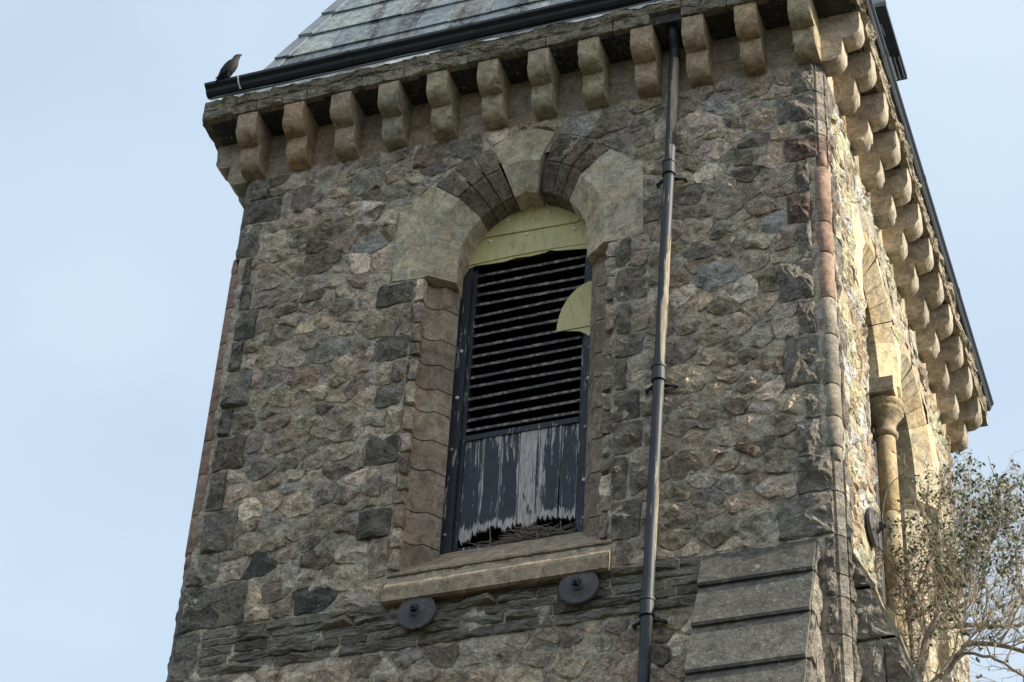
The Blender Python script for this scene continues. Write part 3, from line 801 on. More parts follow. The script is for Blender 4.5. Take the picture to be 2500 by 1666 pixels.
# ---------------------------------------------------------------- right-hand wall: paired openings
for cx, sd_ in ((R1, 0), (R2, 1)):
    for s in (-1, 1):
        js = [138, 126, 116, 106, 98]
        js = [152, 138, 126, 114, 98.2] if (cx == R1) == (s == 1) else js
        for i in range(4): voussoir(RT, js[i], js[i+1], s, cx, jit((.46, .39, .27), .85, 1.12), rough=False, seed=900+i, d1=.42 if (cx == R1) == (s == 1) else .5)
    arch_obs(cx, OBR, cx == R1, cx == R2)
springer(RT, -1, R1, (.55, .49, .35)); springer(RT, 1, R2, (.52, .46, .33))
# central springer over the column, two halves of one stone
cm = (R1+R2)/2
ths = [180, 166, 152]
A_ = [arc(D0, t, R1, 1) for t in ths]; B_ = [arc(D0, t, R2, -1) for t in ths]
Ai = [arc(0, t, R1, 1) for t in ths]; Bi = [arc(0, t, R2, -1) for t in ths]
mid = cm
pf = [(min(p[0], mid-.012), p[1]) for p in A_][::1]; pf2 = [(max(p[0], mid+.012), p[1]) for p in B_][::-1]
face_poly = [(mid, -1.62)]+[(mid-.02, -1.45)]+pf[1:]+[(A_[-1][0]+.02, A_[-1][1]+.12), (B_[-1][0]-.02, B_[-1][1]+.12)]+pf2[:-1]+[(mid+.02, -1.45)]
back = [(mid, -1.45), (Ai[0][0], -1.45)]+[tuple(p) for p in Ai[1:]]+[(Ai[-1][0]+.02, Ai[-1][1]+.2), (Bi[-1][0]-.02, Bi[-1][1]+.2)]+[tuple(p) for p in Bi[1:]][::-1]+[(Bi[0][0], -1.45)]
n = len(face_poly)
if len(back) == n:
    V_ = [RT(p[0], .012, p[1]) for p in face_poly]+[RT(p[0], HC, p[1]) for p in back]+[RT(p[0], -.44, p[1]) for p in back]
    Fs = [tuple(range(n)), tuple(2*n+k for k in range(n))]+[(r_*n+k, r_*n+(k+1) % n, (r_+1)*n+(k+1) % n, (r_+1)*n+k) for r_ in (0, 1) for k in range(n)]
    V_, Fs = orient(V_, Fs); part('springer_stone', V_, Fs, DRESS, color=(.52, .46, .33))
m_ = MB(); m_.box(W-.42, W-.02, cm-.235, cm+.235, -1.62, -1.452); m_.build('abacus', DRESS, color=(.40, .35, .26))
def lathe(cx, cy, pr, n=24):
    V_, Fs = [], []
    for r_, z_ in pr: V_ += [(cx+r_*math.cos(2*PI*k/n), cy+r_*math.sin(2*PI*k/n), z_) for k in range(n)]
    for i in range(len(pr)-1):
        for k in range(n): Fs.append((i*n+k, i*n+(k+1) % n, (i+1)*n+(k+1) % n, (i+1)*n+k))
    Fs += [tuple(range(n))[::-1], tuple((len(pr)-1)*n+k for k in range(n))]
    return V_, Fs
ccx, ccy = W-.165, cm
V_, Fs = lathe(ccx, ccy, [(.095, -2.02), (.118, -2.0), (.122, -1.97), (.10, -1.94), (.105, -1.88), (.13, -1.80), (.17, -1.75), (.178, -1.73), (.165, -1.715), (.185, -1.70), (.20, -1.67), (.195, -1.635), (.18, -1.622)])
o = part('capital', V_, Fs, DRESS, color=(.34, .28, .19), smooth=True)
zz = [-2.02, -2.9, -3.75, -4.62]
for i in range(3):
    V_, Fs = lathe(ccx, ccy, [(.085, zz[i+1]+.003), (.09, zz[i+1]+.01), (.09, zz[i]-.01), (.085, zz[i]-.003)]); part('column_shaft', V_, Fs, DRESS, color=(.36, .30, .20) if i else (.38, .30, .18), smooth=True)
V_, Fs = lathe(ccx, ccy, [(.16, -4.80), (.16, -4.72), (.13, -4.68), (.12, -4.64), (.095, -4.625)]); part('column_base', V_, Fs, DRESS, color=(.33, .29, .2), smooth=True)
m_ = MB(); m_.box(W-.62, W-.30, cm-.11, cm+.11, -4.9, -1.46); m_.build('mullion', DRESS, color=(.24, .2, .15))
jr = [-1.70, -2.1, -2.45, -2.85, -3.2, -3.6, -4.0, -4.4, -4.95]
for i in range(8):
    jamb(RT, -1, R1-.96, jr[i+1], jr[i], R.choice((.08, .2)), jit((.50, .44, .33), .9, 1.1), pick(bias=1.1), 700+i, OBR)
    jamb(RT, 1, R2+.96, jr[i+1], jr[i], R.choice((.08, .2)), jit((.48, .42, .31), .9, 1.1), pick(bias=1.1), 720+i, OBR)
sill(RT, R1-.94, R2+.94, (.34, .29, .2), [R1, cm, R2])
OBR.append(rect(R1-.98, R2+.98, -5.29, -4.9)); OBR.append(rect(R1, R2, -1.6, -.9))

# ---------------------------------------------------------------- rubble
def dsp(px, py):   # helper kept for the feature stones below: all given in wall metres
    return px, py
FIX = [(1.30, -.34, .17, (.40, .37, .31)), (4.80, -.27, .15, (.50, .48, .44)), (3.42, -.14, .13, (.50, .48, .44)), (5.20, -1.86, .10, (.50, .48, .45)),
       (5.00, -4.98, .15, (.46, .42, .34)), (4.68, -5.02, .13, (.40, .35, .26)), (4.75, -2.35, .16, (.42, .42, .40)), (1.42, -1.14, .13, (.42, .40, .37)), (.62, -.40, .18, (.30, .25, .22)),
       (1.95, -.18, .15, (.30, .23, .18)), (1.15, -2.36, .17, (.40, .38, .32)), (1.26, -5.03, .16, (.12, .115, .105)), (.92, -1.28, .16, (.27, .23, .18)), (5.05, -4.22, .12, (.31, .25, .19)),
       (3.75, -.24, .14, (.33, .27, .22)), (2.30, -.16, .14, (.30, .27, .22)), (4.80, -4.55, .10, (.50, .47, .42)), (.75, -4.65, .13, (.13, .13, .12)), (4.0, -.32, .10, (.34, .28, .24)),
       (1.25, -4.65, .12, (.25, .20, .16)), (2.0, -.36, .1, (.24, .21, .17)), (4.45, -4.3, .12, (.30, .24, .18)), (1.65, -.55, .12, (.38, .35, .28)), (4.95, -1.0, .12, (.30, .27, .2))]
OB.append(rect(-1, 9, 0, 2)); OBR.append(rect(-1, 9, 0, 2)); OBR.append(rect(D-.14, 9, -20, 1))
cf_ = rubble(.0, W, ZB, -.004, OB, .185, 5, FIX)
cr_ = rubble(.0, D, ZB, -.004, OBR, .185, 9)
print('rubble cells', len(cf_), len(cr_))
vis = [q for q in cf_ if sum(p[1] for p in q[1])/len(q[1]) > -6.6]; rest = [q for q in cf_ if sum(p[1] for p in q[1])/len(q[1]) <= -6.6]
vis.sort(key=lambda q: -q[0])
big, small = vis[:300], vis[300:]
sdn = 0
for ar, poly, cc in big:
    sdn += 1
    V_, Fs = rock(poly, FR, min(.050, .020+.09*math.sqrt(ar)*R.uniform(.4, 1.25)), .021, -.05, .036, .019, .40, seed=sdn, rim=.010)
    part('rubble_stone', V_, Fs, ROCK, front_wall, cols=cc)
mb = MB()
for ar, poly, cc in small+rest:
    sdn += 1
    V_, Fs = rock(poly, FR, R.uniform(.018, .044), .020, -.05, .036, .014, .42, seed=sdn, rings=(1, .8, .45), rim=.010); mb.add(V_, Fs, cc)
mb.build('small_rubble', ROCK, front_wall, stuff=True)
cr_.sort(key=lambda q: (sum(p[0] for p in q[1])/len(q[1])))
nearest = cr_[:120]; far_ = cr_[120:]
mb = MB()
for k, (ar, poly, cc) in enumerate(cr_):
    sdn += 1; cc = tuple(min(q*v, .62) for q, v in zip(cc, (1.5, 1.45, 1.28)))  # stones tinted paler and warmer, part of the sunlight is in the colour
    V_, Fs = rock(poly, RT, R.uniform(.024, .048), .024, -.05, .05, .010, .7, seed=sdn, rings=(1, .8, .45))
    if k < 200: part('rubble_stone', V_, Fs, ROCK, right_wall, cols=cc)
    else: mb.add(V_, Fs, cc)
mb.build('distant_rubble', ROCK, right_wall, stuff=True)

# ---------------------------------------------------------------- louvred windows
WIN = bpy.data.objects.new('louvred_window', None); C.objects.link(WIN); WIN.parent = TOWER
WIN['_w'] = (CX, .35, -3.0); WIN.location = Vector(WIN['_w'])-TOWER.location+Vector((-.034, .08, .075))
def bx(name, x0, x1, y0, y1, z0, z1, mat, par=WIN, **k):
    m_ = MB(); m_.box(x0, x1, y0, y1, z0, z1); return m_.build(name, mat, par, **k)
bx('frame_stile', 2.235, 2.335, .30, .42, -4.60, -1.30, NAVY); bx('frame_stile', 3.45, 3.545, .30, .42, -4.59, -1.30, NAVY)
bx('inner_stile', 2.337, 2.372, .345, .50, -4.60, -1.30, NAVY); bx('inner_stile', 3.415, 3.447, .345, .50, -4.52, -1.30, NAVY)
m_ = MB(); m_.prism([(.335, -3.40), (.335, -3.345), (.36, -3.325), (.45, -3.30), (.45, -3.40)], 'x', 2.373, 3.414); m_.build('mid_rail', NAVY, WIN)
bx('bottom_rail', 2.373, 3.52, .36, .46, -4.60, -4.515, NAVY)
bx('lining_board', 2.26, 2.34, .50, .90, -4.6, -1.2, SLATM); bx('lining_board', 3.44, 3.52, .50, .90, -4.6, -1.2, SLATM)
nsl = 17; rs = random.Random(3)
for i in range(nsl):
    zf = -1.36-i*(3.27-1.36)/(nsl-1)
    sag = rs.uniform(-.013, .013); y0 = .355+rs.uniform(-.006, .006); dpt, rise = .17, .115
    V_, Fs, mi = [], [], []
    K = 10
    for k in range(K+1):
        x = 2.372+(3.416-2.372)*k/K; jg = .010*nz((x*9, i, 0), 1.5); z = zf+sag*(k/K-.5)*2+.003*nz((x*3, i, 4), 1)
        V_ += [(x, y0+jg, z-.015+jg*.5), (x, y0+jg, z+.014+jg), (x, y0+dpt, z+rise+.014), (x, y0+dpt, z+rise-.012)]
    for k in range(K):
        for q in range(4): Fs.append((k*4+q, k*4+(q+1) % 4, (k+1)*4+(q+1) % 4, (k+1)*4+q)); mi.append(1 if q == 0 else 0)
    Fs += [(0, 1, 2, 3), tuple(K*4+q for q in range(4))]; mi += [0, 0]
    bm = bmesh.new()
    part('louvre_slat', V_, [f[::-1] for f in Fs], [SLATM, BARE], WIN, matidx=mi)
# bottom planks with rotten ends
px_ = [2.374, 2.545, 2.715, 2.885, 3.07, 3.262, 3.414]
ends = [(-4.32, -4.45), (-4.38, -4.36), (-4.34, -4.34), (-4.37, -4.35), (-4.40, -4.34), (-4.37, -4.39)]
rp = random.Random(11)
xs_b = [2.374, 2.40, 2.46, 2.50, 2.545, 2.60, 2.68, 2.715, 2.76, 2.84, 2.90, 2.96, 3.00, 3.07, 3.15, 3.22, 3.30, 3.414]
zs_b = [-4.43, -4.47, -4.46, -4.40, -4.38, -4.38, -4.34, -4.335, -4.40, -4.37, -4.35, -4.405, -4.40, -4.34, -4.36, -4.36, -4.38, -4.40]
def zb(x):
    for k in range(len(xs_b)-1):
        if x <= xs_b[k+1]: t = (x-xs_b[k])/(xs_b[k+1]-xs_b[k]); return zs_b[k]*(1-t)+zs_b[k+1]*t
    return zs_b[-1]
for i in range(6):
    a_, b_ = px_[i]+.004, px_[i+1]-.004
    K = 30; V_, Fs = [], []; yo = .35+rp.uniform(-.006, .008); ti = rp.uniform(-.01, .012); zr = []
    for k in range(K+1):
        x = a_+(b_-a_)*k/K; fr = .022*nz((x, i, 0), 45)*2+rp.uniform(-.012, .012)+(rp.uniform(.01, .03) if rp.random() < .12 else 0)
        sx = 0
        if i == 4: x2 = x-.0
        for z_ in (-3.398, -3.75, -4.05, -4.25, zb(x)+.03, zb(x)+fr):
            gap = (.02*max(0, (-3.6-z_)) if (i == 4 and k == K) else 0)
            V_.append((x-gap, yo+ti*(-3.4-z_)+.006*math.sin(z_*3+i), z_))
    nr = 6
    nb = len(V_); V_ += [(v[0], v[1]+.022, v[2]) for v in V_]
    for k in range(K):
        for r_ in range(nr-1):
            q = (k*nr+r_, (k+1)*nr+r_, (k+1)*nr+r_+1, k*nr+r_+1); Fs.append(q[::-1]); Fs.append(tuple(nb+t for t in q))
    rim = [k*nr for k in range(K+1)]+[K*nr+r_ for r_ in range(1, nr)]+[k*nr+nr-1 for k in range(K-1, -1, -1)]+[r_ for r_ in range(nr-2, 0, -1)]
    for k in range(len(rim)): p, q = rim[k], rim[(k+1) % len(rim)]; Fs.append((p, q, nb+q, nb+p))
    V_, Fs = orient(V_, Fs)
    o = part('plank', V_, Fs, PLANK, WIN)
    def wf(v, a_=a_, b_=b_, i=i):
        e = min(v.x-a_, b_-v.x)/(b_-a_)
        wv = (.95 if e < .02 else (.35 if e < .09 else 0))*(1 if i in (1, 2, 3, 4) else .75)+.20
        if v.z < zb(min(max(v.x, 2.375), 3.41))+.034: wv += .9
        if v.z > -3.5: wv += .35
        if i == 3 and v.x < a_+.15: wv += .75
        if i == 4 and v.x < a_+.06: wv += .4
        return wv-.05
    wearattr(o, wf)
mb = MB()
# sheets closing the arch head
def sheet(poly, y0, th, nm='arch_panel', label=None):
    V_ = [(p[0], y0, p[1]) for p in poly]+[(p[0], y0+th, p[1]) for p in poly]; n = len(poly)
    Fs = [tuple(range(n)), tuple(range(n, 2*n))]+[(k, (k+1) % n, n+(k+1) % n, n+k) for k in range(n)]
    V_, Fs = orient(V_, Fs); return part(nm, V_, Fs, YELLOW, WIN, label=label)
ar_ = [arc(.012, t, CX, -1) for t in (172, 165, 158, 150, 142, 134, 126, 118, 110, apex_th(0)+2)]+[(CX, -.735)]+[arc(.012, t, CX, 1) for t in (apex_th(0)+2, 110, 118, 126, 134, 142, 150, 158, 165, 172)]
top_s = [p for p in ar_ if p[1] > -1.08]
sheet([(2.40, -1.085)]+top_s+[(3.345, -1.115)], .270, .013)
mid_s = [p for p in ar_ if -1.36 < p[1] < -1.06]
lft = [p for p in mid_s if p[0] < CX]; rgt = [p for p in mid_s if p[0] > CX]
sheet([(2.245, -1.385)]+lft+[(2.40, -1.075), (3.345, -1.105)]+rgt+[(3.545, -1.40), (3.1, -1.375), (2.7, -1.37)], .285, .010)
sheet([(2.245, -1.375), (2.245, -1.50), (2.275, -1.47), (2.30, -1.415), (2.36, -1.40), (2.37, -1.39)], .288+.008, .005)
sheet([(2.37, -1.36), (2.37, -1.395), (2.5, -1.408), (2.65, -1.415), (2.76, -1.395), (2.9, -1.41), (3.04, -1.40), (3.12, -1.365)], .2955, .005)
sheet([(3.05, -1.37), (3.14, -1.405), (3.3, -1.43), (3.545, -1.47), (3.545, -1.39)], .2915, .004)
q = [(3.535, -2.385), (3.19, -2.385)]+[(3.535-.345*math.cos(t), -2.385+.53*math.sin(t)) for t in [k*PI/2/9 for k in range(1, 9)]]+[(3.50, -1.86), (3.535, -1.90)]
sheet(q, .285, .006, 'loose_panel'); sheet([(3.53, -2.39), (3.27, -2.39), (3.40, -2.42), (3.47, -2.47), (3.53, -2.515)], .292, .005, 'loose_panel')
sheet([(3.545, -4.04), (3.52, -4.07), (3.508, -4.14), (3.515, -4.2), (3.545, -4.235)], .292, .005, 'loose_panel')
BOL = [(2.66, -.93), (3.07, -.94), (2.86, -1.14), (3.32, -1.19), (2.5, -1.14), (3.51, -1.44), (3.51, -2.33), (3.50, -2.49), (2.29, -2.40), (2.285, -2.93), (3.50, -2.97), (3.50, -4.07), (2.27, -3.5), (3.49, -3.5), (2.27, -4.4), (3.5, -4.45), (3.505, -2.62)]
V_, Fs = [], []
mbb = MB()
bm_ = MB(); nn = 10
for r_, h in ((.019, 0), (.017, .007), (.009, .013)): bm_.v += [(r_*math.cos(2*PI*k/nn), -h, r_*math.sin(2*PI*k/nn)) for k in range(nn)]
Fb = [(i*nn+k, i*nn+(k+1) % nn, (i+1)*nn+(k+1) % nn, (i+1)*nn+k) for i in range(2) for k in range(nn)]+[tuple(2*nn+k for k in range(nn))]
bv, bf = orient(bm_.v, Fb); bme = bpy.data.meshes.new('bolt'); bme.from_pydata(bv, [], bf); bme.materials.append(WHITE)
bme2 = bme.copy(); bme2.materials.clear(); bme2.materials.append(LEAD)
for i, (x, z) in enumerate(BOL):
    o = bpy.data.objects.new('bolt', bme if i < 12 else bme2); C.objects.link(o); o.parent = WIN
    y = .283 if (i in (2, 3, 4, 5, 6, 7, 11)) else (.268 if i < 2 else .2985)
    o.location = Vector((x, y, z))-Vector(WIN['_w'])
# louvres of the right-hand openings
for cx in (R1, R2):
    wn = bpy.data.objects.new('louvred_window', None); C.objects.link(wn); wn.parent = TOWER; wn['_w'] = (W-.35, cx, -3); wn.location = Vector(wn['_w'])-TOWER.location
    wn['label'] = 'narrow louvres in one of the paired openings of the sunlit side'
    for s in (-1, 1):
        y = cx+s*.57; bx('frame_stile', W-.44, W-.32, y-.05, y+.05, -4.6, -.95, NAVY, wn)
    for i in range(26):
        z = -.9-i*.14; m_ = MB(); m_.prism([(W-.36, z-.01), (W-.36, z+.012), (W-.53, z+.127), (W-.53, z+.105)], 'y', cx-.52, cx+.52); m_.build('louvre_slat', SLATM, wn)
# ---------------------------------------------------------------- tie plates
def plate(c0, face_dir, label):
    e = bpy.data.objects.new('tie_plate', None); C.objects.link(e); e.parent = TOWER; e['_w'] = tuple(c0); e.location = Vector(c0)-TOWER.location
    if label: e['label'] = label
    pr = [(.150, -.03), (.163, -.01), (.166, .008), (.158, .017), (.145, .012), (.10, .022), (.072, .030), (.060, .036), (.056, .052), (.048, .056)]
    n = 32
    T = (lambda x, y, h: (c0[0]+x, c0[1]-h, c0[2]+y)) if face_dir == 'f' else (lambda x, y, h: (c0[0]+h, c0[1]+x, c0[2]+y))
    V_ = []; 
    for r_, h in pr: V_ += [T(r_*math.cos(2*PI*k/n), r_*math.sin(2*PI*k/n), h) for k in range(n)]
    Fs = [(i*n+k, i*n+(k+1) % n, (i+1)*n+(k+1) % n, (i+1)*n+k) for i in range(len(pr)-1) for k in range(n)]+[tuple(range(n)), tuple((len(pr)-1)*n+k for k in range(n))]
    V_, Fs = orient(V_, Fs); o = part('plate', V_, Fs, PLATE, e)
    for p in o.data.polygons: p.use_smooth = len(p.vertices) == 4
    n = 4; a0 = R.uniform(0, 1)
    V_ = [T(.040*math.cos(a0+2*PI*k/n), .040*math.sin(a0+2*PI*k/n), h) for h in (.05, .088) for k in range(n)]
    V_, Fs = orient(V_, [(0, 1, 2, 3), (4, 5, 6, 7)]+[(k, (k+1) % 4, 4+(k+1) % 4, 4+k) for k in range(4)]); part('nut', V_, Fs, IRON, e)
    V_ = [T(.018*math.cos(2*PI*k/8), .018*math.sin(2*PI*k/8), h) for h in (.085, .112) for k in range(8)]
    V_, Fs = orient(V_, [tuple(range(8)), tuple(range(8, 16))]+[(k, (k+1) % 8, 8+(k+1) % 8, 8+k) for k in range(8)]); part('rod_end', V_, Fs, IRON, e)
PLATE = paint_mat('old_plate_paint', (.035, .035, .038), (.17, .14, .12), .13, vertical=False, rough=.5, wscale=.6)
plate((2.25, -.095, -5.395), 'f', None); plate((3.61, -.095, -5.385), 'f', None); plate((W+.05, .93, -4.52), 'r', None)

# ---------------------------------------------------------------- roof
SL = 2.97; RZ0 = .88; RB = .22     # roof springs RB outside the wall faces
apz = RZ0+(W/2+RB)*SL
def froof(u, z, lift=0): # front slope
    y = -RB+(z-RZ0)/SL; n_ = Vector((0, -SL, 1)).normalized(); return tuple(Vector((u, y, z))+n_*lift)
def rroof(u, z, lift=0):
    x = W+RB-(z-RZ0)/SL; n_ = Vector((SL, 0, 1)).normalized(); return tuple(Vector((x, u, z))+n_*lift)
SLR = (D/2+RB); SLY = (apz-RZ0)/SLR
def rroof2(u, z, lift=0): return rroof(u, z, lift)
mb = MB(); cxm, cym = W/2, D/2
b4 = [(-RB+.02, -RB+.02, RZ0), (W+RB-.02, -RB+.02, RZ0), (W+RB-.02, D+RB-.02, RZ0), (-RB+.02, D+RB-.02, RZ0)]
ridge = [(cxm, -RB+(apz-RZ0)/SL, apz-.06), (cxm, D+RB-(apz-RZ0)/SL, apz-.06)]
mb.add(b4+ridge, [(0, 1, 4), (1, 2, 5, 4), (2, 3, 5), (3, 0, 4, 5), (0, 3, 2, 1)], (.12, .13, .14)); mb.build('roof_deck', SLATE)
SC = [(.18, .205, .215), (.145, .17, .18), (.215, .24, .24), (.12, .135, .15), (.185, .195, .19), (.165, .195, .215), (.25, .27, .275)]
G_ = .445
def slates(fn, ulo, uhi, seed):
    rr = random.Random(seed); k = 0; z = RZ0-.02
    while z < apz-.5:
        z1 = z+G_; e0 = (z-RZ0)/SL; off = rr.uniform(.0, .4)
        a_, b_ = ulo+e0, uhi-e0
        u = a_-off; 
        while u < b_:
            wd = rr.uniform(.34, .50); u2 = u+wd
            p0, p1 = max(u, a_), min(u2, b_)
            if p1-p0 > .04:
                # clip the upper corners to the hips
                e1 = (z1-RZ0)/SL; q0, q1 = max(u, ulo+e1), min(u2, uhi-e1)
                if q1 < q0: q0 = q1 = (q0+q1)/2
                g_ = .0035; dz = rr.uniform(-.008, .008); lf = .020+rr.uniform(0, .007)
                lo = [(p0+g_, z+dz, lf), (p1-g_, z+dz+rr.uniform(-.006, .006), lf+rr.uniform(-.002, .004))]; hi = [(q1-g_, z1+.015, .004), (q0+g_, z1+.015, .004)]
                top = [fn(*p) for p in lo+hi]; bot = [fn(p[0], p[1], p[2]-.014) for p in lo+hi]
                V_, Fs = orient(top+bot, [(0, 1, 2, 3), (7, 6, 5, 4), (0, 4, 5, 1), (1, 5, 6, 2), (2, 6, 7, 3), (3, 7, 4, 0)])
                cc = rr.choice(SC); kk = rr.uniform(1.2, 1.75)
                part('roof_slate', V_, Fs, SLATE, cols=tuple(v*kk for v in cc)); k += 1
            u = u2
        z = z1
    return k
print('slates', slates(froof, -RB, W+RB, 4), slates(rroof, -RB, D+RB, 6))
for sx in (0, 1):
    z = RZ0
    while z < apz-.6:
        z1 = z+G_+.03
        def hp(z_, du, lift):
            e = (z_-RZ0)/SL; x = -RB+e+du; 
            p = Vector((x, -RB+e, z_)) + Vector((0, -SL, 1)).normalized()*lift
            return p if sx == 0 else Vector((W-p.x, p.y, p.z))
        V_ = [hp(z, -.01, .04), hp(z, .15, .036), hp(z1, .13, .014), hp(z1, -.01, .018), hp(z, -.01, .02), hp(z, .15, .022), hp(z1, .13, .002), hp(z1, -.01, .0)]
        V_ = [tuple(v) for v in V_]
        V_, Fs = orient(V_, [(0, 1, 2, 3), (4, 5, 6, 7), (0, 1, 5, 4), (1, 2, 6, 5), (2, 3, 7, 6), (3, 0, 4, 7)])
        part('hip_flashing', V_, Fs, LEAD); z += G_
# lucarne on the right-hand slope
LUC = bpy.data.objects.new('dormer', None); C.objects.link(LUC); LUC.parent = TOWER; LUC['_w'] = (5.6, 3.05, 2.4); LUC.location = Vector(LUC['_w'])-TOWER.location
LUC['label'] = 'dark lead covered dormer jutting out beyond the side gutter'
bx('dormer_wall', 5.0, 5.72, 2.5, 3.6, 1.3, 3.2, LEADD, LUC)
m_ = MB(); m_.box(5.1, 5.965, 2.36, 3.50, 3.18, 3.25); m_.build('soffit_board', SOFF, LUC)
m_ = MB(); m_.box(5.1, 5.93, 2.315, 2.357, 3.20, 3.44); m_.build('fascia_board', LEAD, LUC)
m_ = MB(); m_.box(5.1, 5.98, 2.30, 2.355, 3.165, 3.195); m_.build('drip_edge', LEAD, LUC)
m_ = MB(); m_.prism([(2.33, 3.272), (3.53, 3.272), (2.93, 4.2)], 'x', 4.9, 5.68); m_.build('dormer_roof', SOFF, LUC)
for k, (yy, xx, c_) in enumerate(((3.40, 5.80, LEAD), (3.40, 5.85, WHITE), (3.41, 5.89, LEAD), (3.41, 5.93, LEADD))):
    m_ = MB(); m_.box(xx, xx+.018, yy-.30, yy+.04, 3.14, 3.178); m_.build('soffit_slat', c_, LUC)
m_ = MB(); m_.tube([(5.72, 2.66, 3.16), (5.86, 2.66, 3.165)], .012, 6); m_.tube([(5.86, 2.60, 3.16), (5.87, 2.78, 3.165)], .011, 6); m_.build('hook', LEAD, LUC)

# ---------------------------------------------------------------- bird on the gutter
BIRD = bpy.data.objects.new('bird', None); C.objects.link(BIRD); BIRD.location = (-.08, -.535, .955); BIRD['_w'] = (-.08, -.535, .955)
BIRD['label'] = 'small black bird with grey nape perched on the end of the front gutter'; BIRD['category'] = 'bird'
BIRD['_w'] = tuple(BIRD.location)
# rings along the spine: x, z, half depth, half height
ring = [(-.205, .935, .008, .004), (-.185, .958, .018, .008), (-.158, .985, .026, .016), (-.130, 1.012, .040, .036), (-.100, 1.048, .050, .056), (-.072, 1.092, .054, .066),
        (-.050, 1.136, .050, .060), (-.036, 1.170, .041, .048), (-.028, 1.198, .034, .038), (-.018, 1.224, .031, .034), (-.002, 1.243, .026, .027), (.014, 1.250, .015, .014), (.024, 1.251, .008, .007), (.046, 1.249, .0015, .0015)]
V_, Fs = [], []; n = 14
for i, (x, z, hw, hh) in enumerate(ring):
    p, q = ring[max(i-1, 0)], ring[min(i+1, len(ring)-1)]; d = Vector((q[0]-p[0], 0, q[1]-p[1])).normalized(); nn_ = Vector((-d.z, 0, d.x))
    for k in range(n):
        t = 2*PI*k/n; V_.append(tuple(Vector((x, -.535, z))+nn_*hh*math.sin(t)+Vector((0, 1, 0))*hw*math.cos(t)))
for i in range(len(ring)-1):
    for k in range(n): Fs.append((i*n+k, i*n+(k+1) % n, (i+1)*n+(k+1) % n, (i+1)*n+k))
Fs += [tuple(range(n)), tuple((len(ring)-1)*n+k for k in range(n))]
V_, Fs = orient(V_, Fs); mi = []
for f in Fs:
    cz = sum(V_[i][2] for i in f)/len(f); cx_ = sum(V_[i][0] for i in f)/len(f)
    mi.append(1 if (1.172 < cz < 1.215 and cx_ < -.02) else 0)
part('body', V_, Fs, [PLUME, NAPE], BIRD, matidx=mi, smooth=True)
for s in (-1, 1):
    V_ = []; wr = [(-.195, .945, .003), (-.17, .980, .016), (-.13, 1.022, .036), (-.09, 1.075, .046), (-.06, 1.12, .038), (-.045, 1.150, .014)]
    for (x, z, hh) in wr:
        for dz, dy in ((-1, .0), (0, .011), (1, .0)):
            V_.append((x+.6*hh*dz*-.7, -.535+s*(.038+dy+(.010 if z > 1.0 else -.012)), z+hh*dz))
    Fs = [(i*3+k, i*3+k+1, (i+1)*3+k+1, (i+1)*3+k) for i in range(5) for k in range(2)]
    part('wing', V_, Fs, PLUME, BIRD, smooth=True)
    m_ = MB(); m_.tube([(-.075+s*.004, -.535+s*.016, 1.055), (-.068, -.535+s*.016, 1.0), (-.072, -.535+s*.016, .962)], [.012, .006, .005], 6)
    for dx in (-.03, .02, .03): m_.tube([(-.072, -.535+s*.016, .963), (-.072+dx, -.535+s*.016+(dx-.02)*.3, .961)], .0035, 4)
    m_.build('leg', PLUME, BIRD)
m_ = MB()
for s in (-1, 1): m_.tube([(.0, -.535+s*.0215, 1.243), (.0, -.535+s*.0245, 1.243)], .004, 8)
m_.build('eyes', WHITE, BIRD)

# ---------------------------------------------------------------- nest
rn = random.Random(21); mb = MB()
for i in range(230):
    x = rn.gauss(3.0, .20); x = min(max(x, 2.58), 3.36); y = rn.uniform(.352, .50); z = -4.50+rn.uniform(.0, .10)*max(0, 1-abs(x-3.0)/.4)
    an = rn.gauss(.25, .45)+(PI if rn.random() < .5 else 0); l = rn.uniform(.08, .26); dz = rn.gauss(.12, .35)*l
    p0 = Vector((x, y, z)); d = Vector((math.cos(an)*l, math.sin(an)*l*.3, dz)); md = p0+d*.5+Vector((0, 0, rn.uniform(-.015, .02)))
    q = [p0, md, p0+d]; q = [Vector((min(max(v.x, 2.39), 3.40), max(v.y, .345), min(max(v.z, -4.535), -4.36))) for v in q]
    mb.tube(q, [rn.uniform(.002, .005)]*2+[.0015], 5)
for x, z0, z1 in ((2.66, -4.36, -4.60), (3.28, -4.40, -4.50), (3.08, -4.48, -4.6), (3.17, -4.5, -4.585)): mb.tube([(x, .335, z0), (x+.012, .33, (z0+z1)/2), (x+.006, .325, z1)], .004, 5)
o = mb.build('bird_nest', TWIG, None); o.parent = None; o['label'] = 'loose heap of twigs, a nest behind the rotten planks of the belfry window'; o['category'] = 'nest'

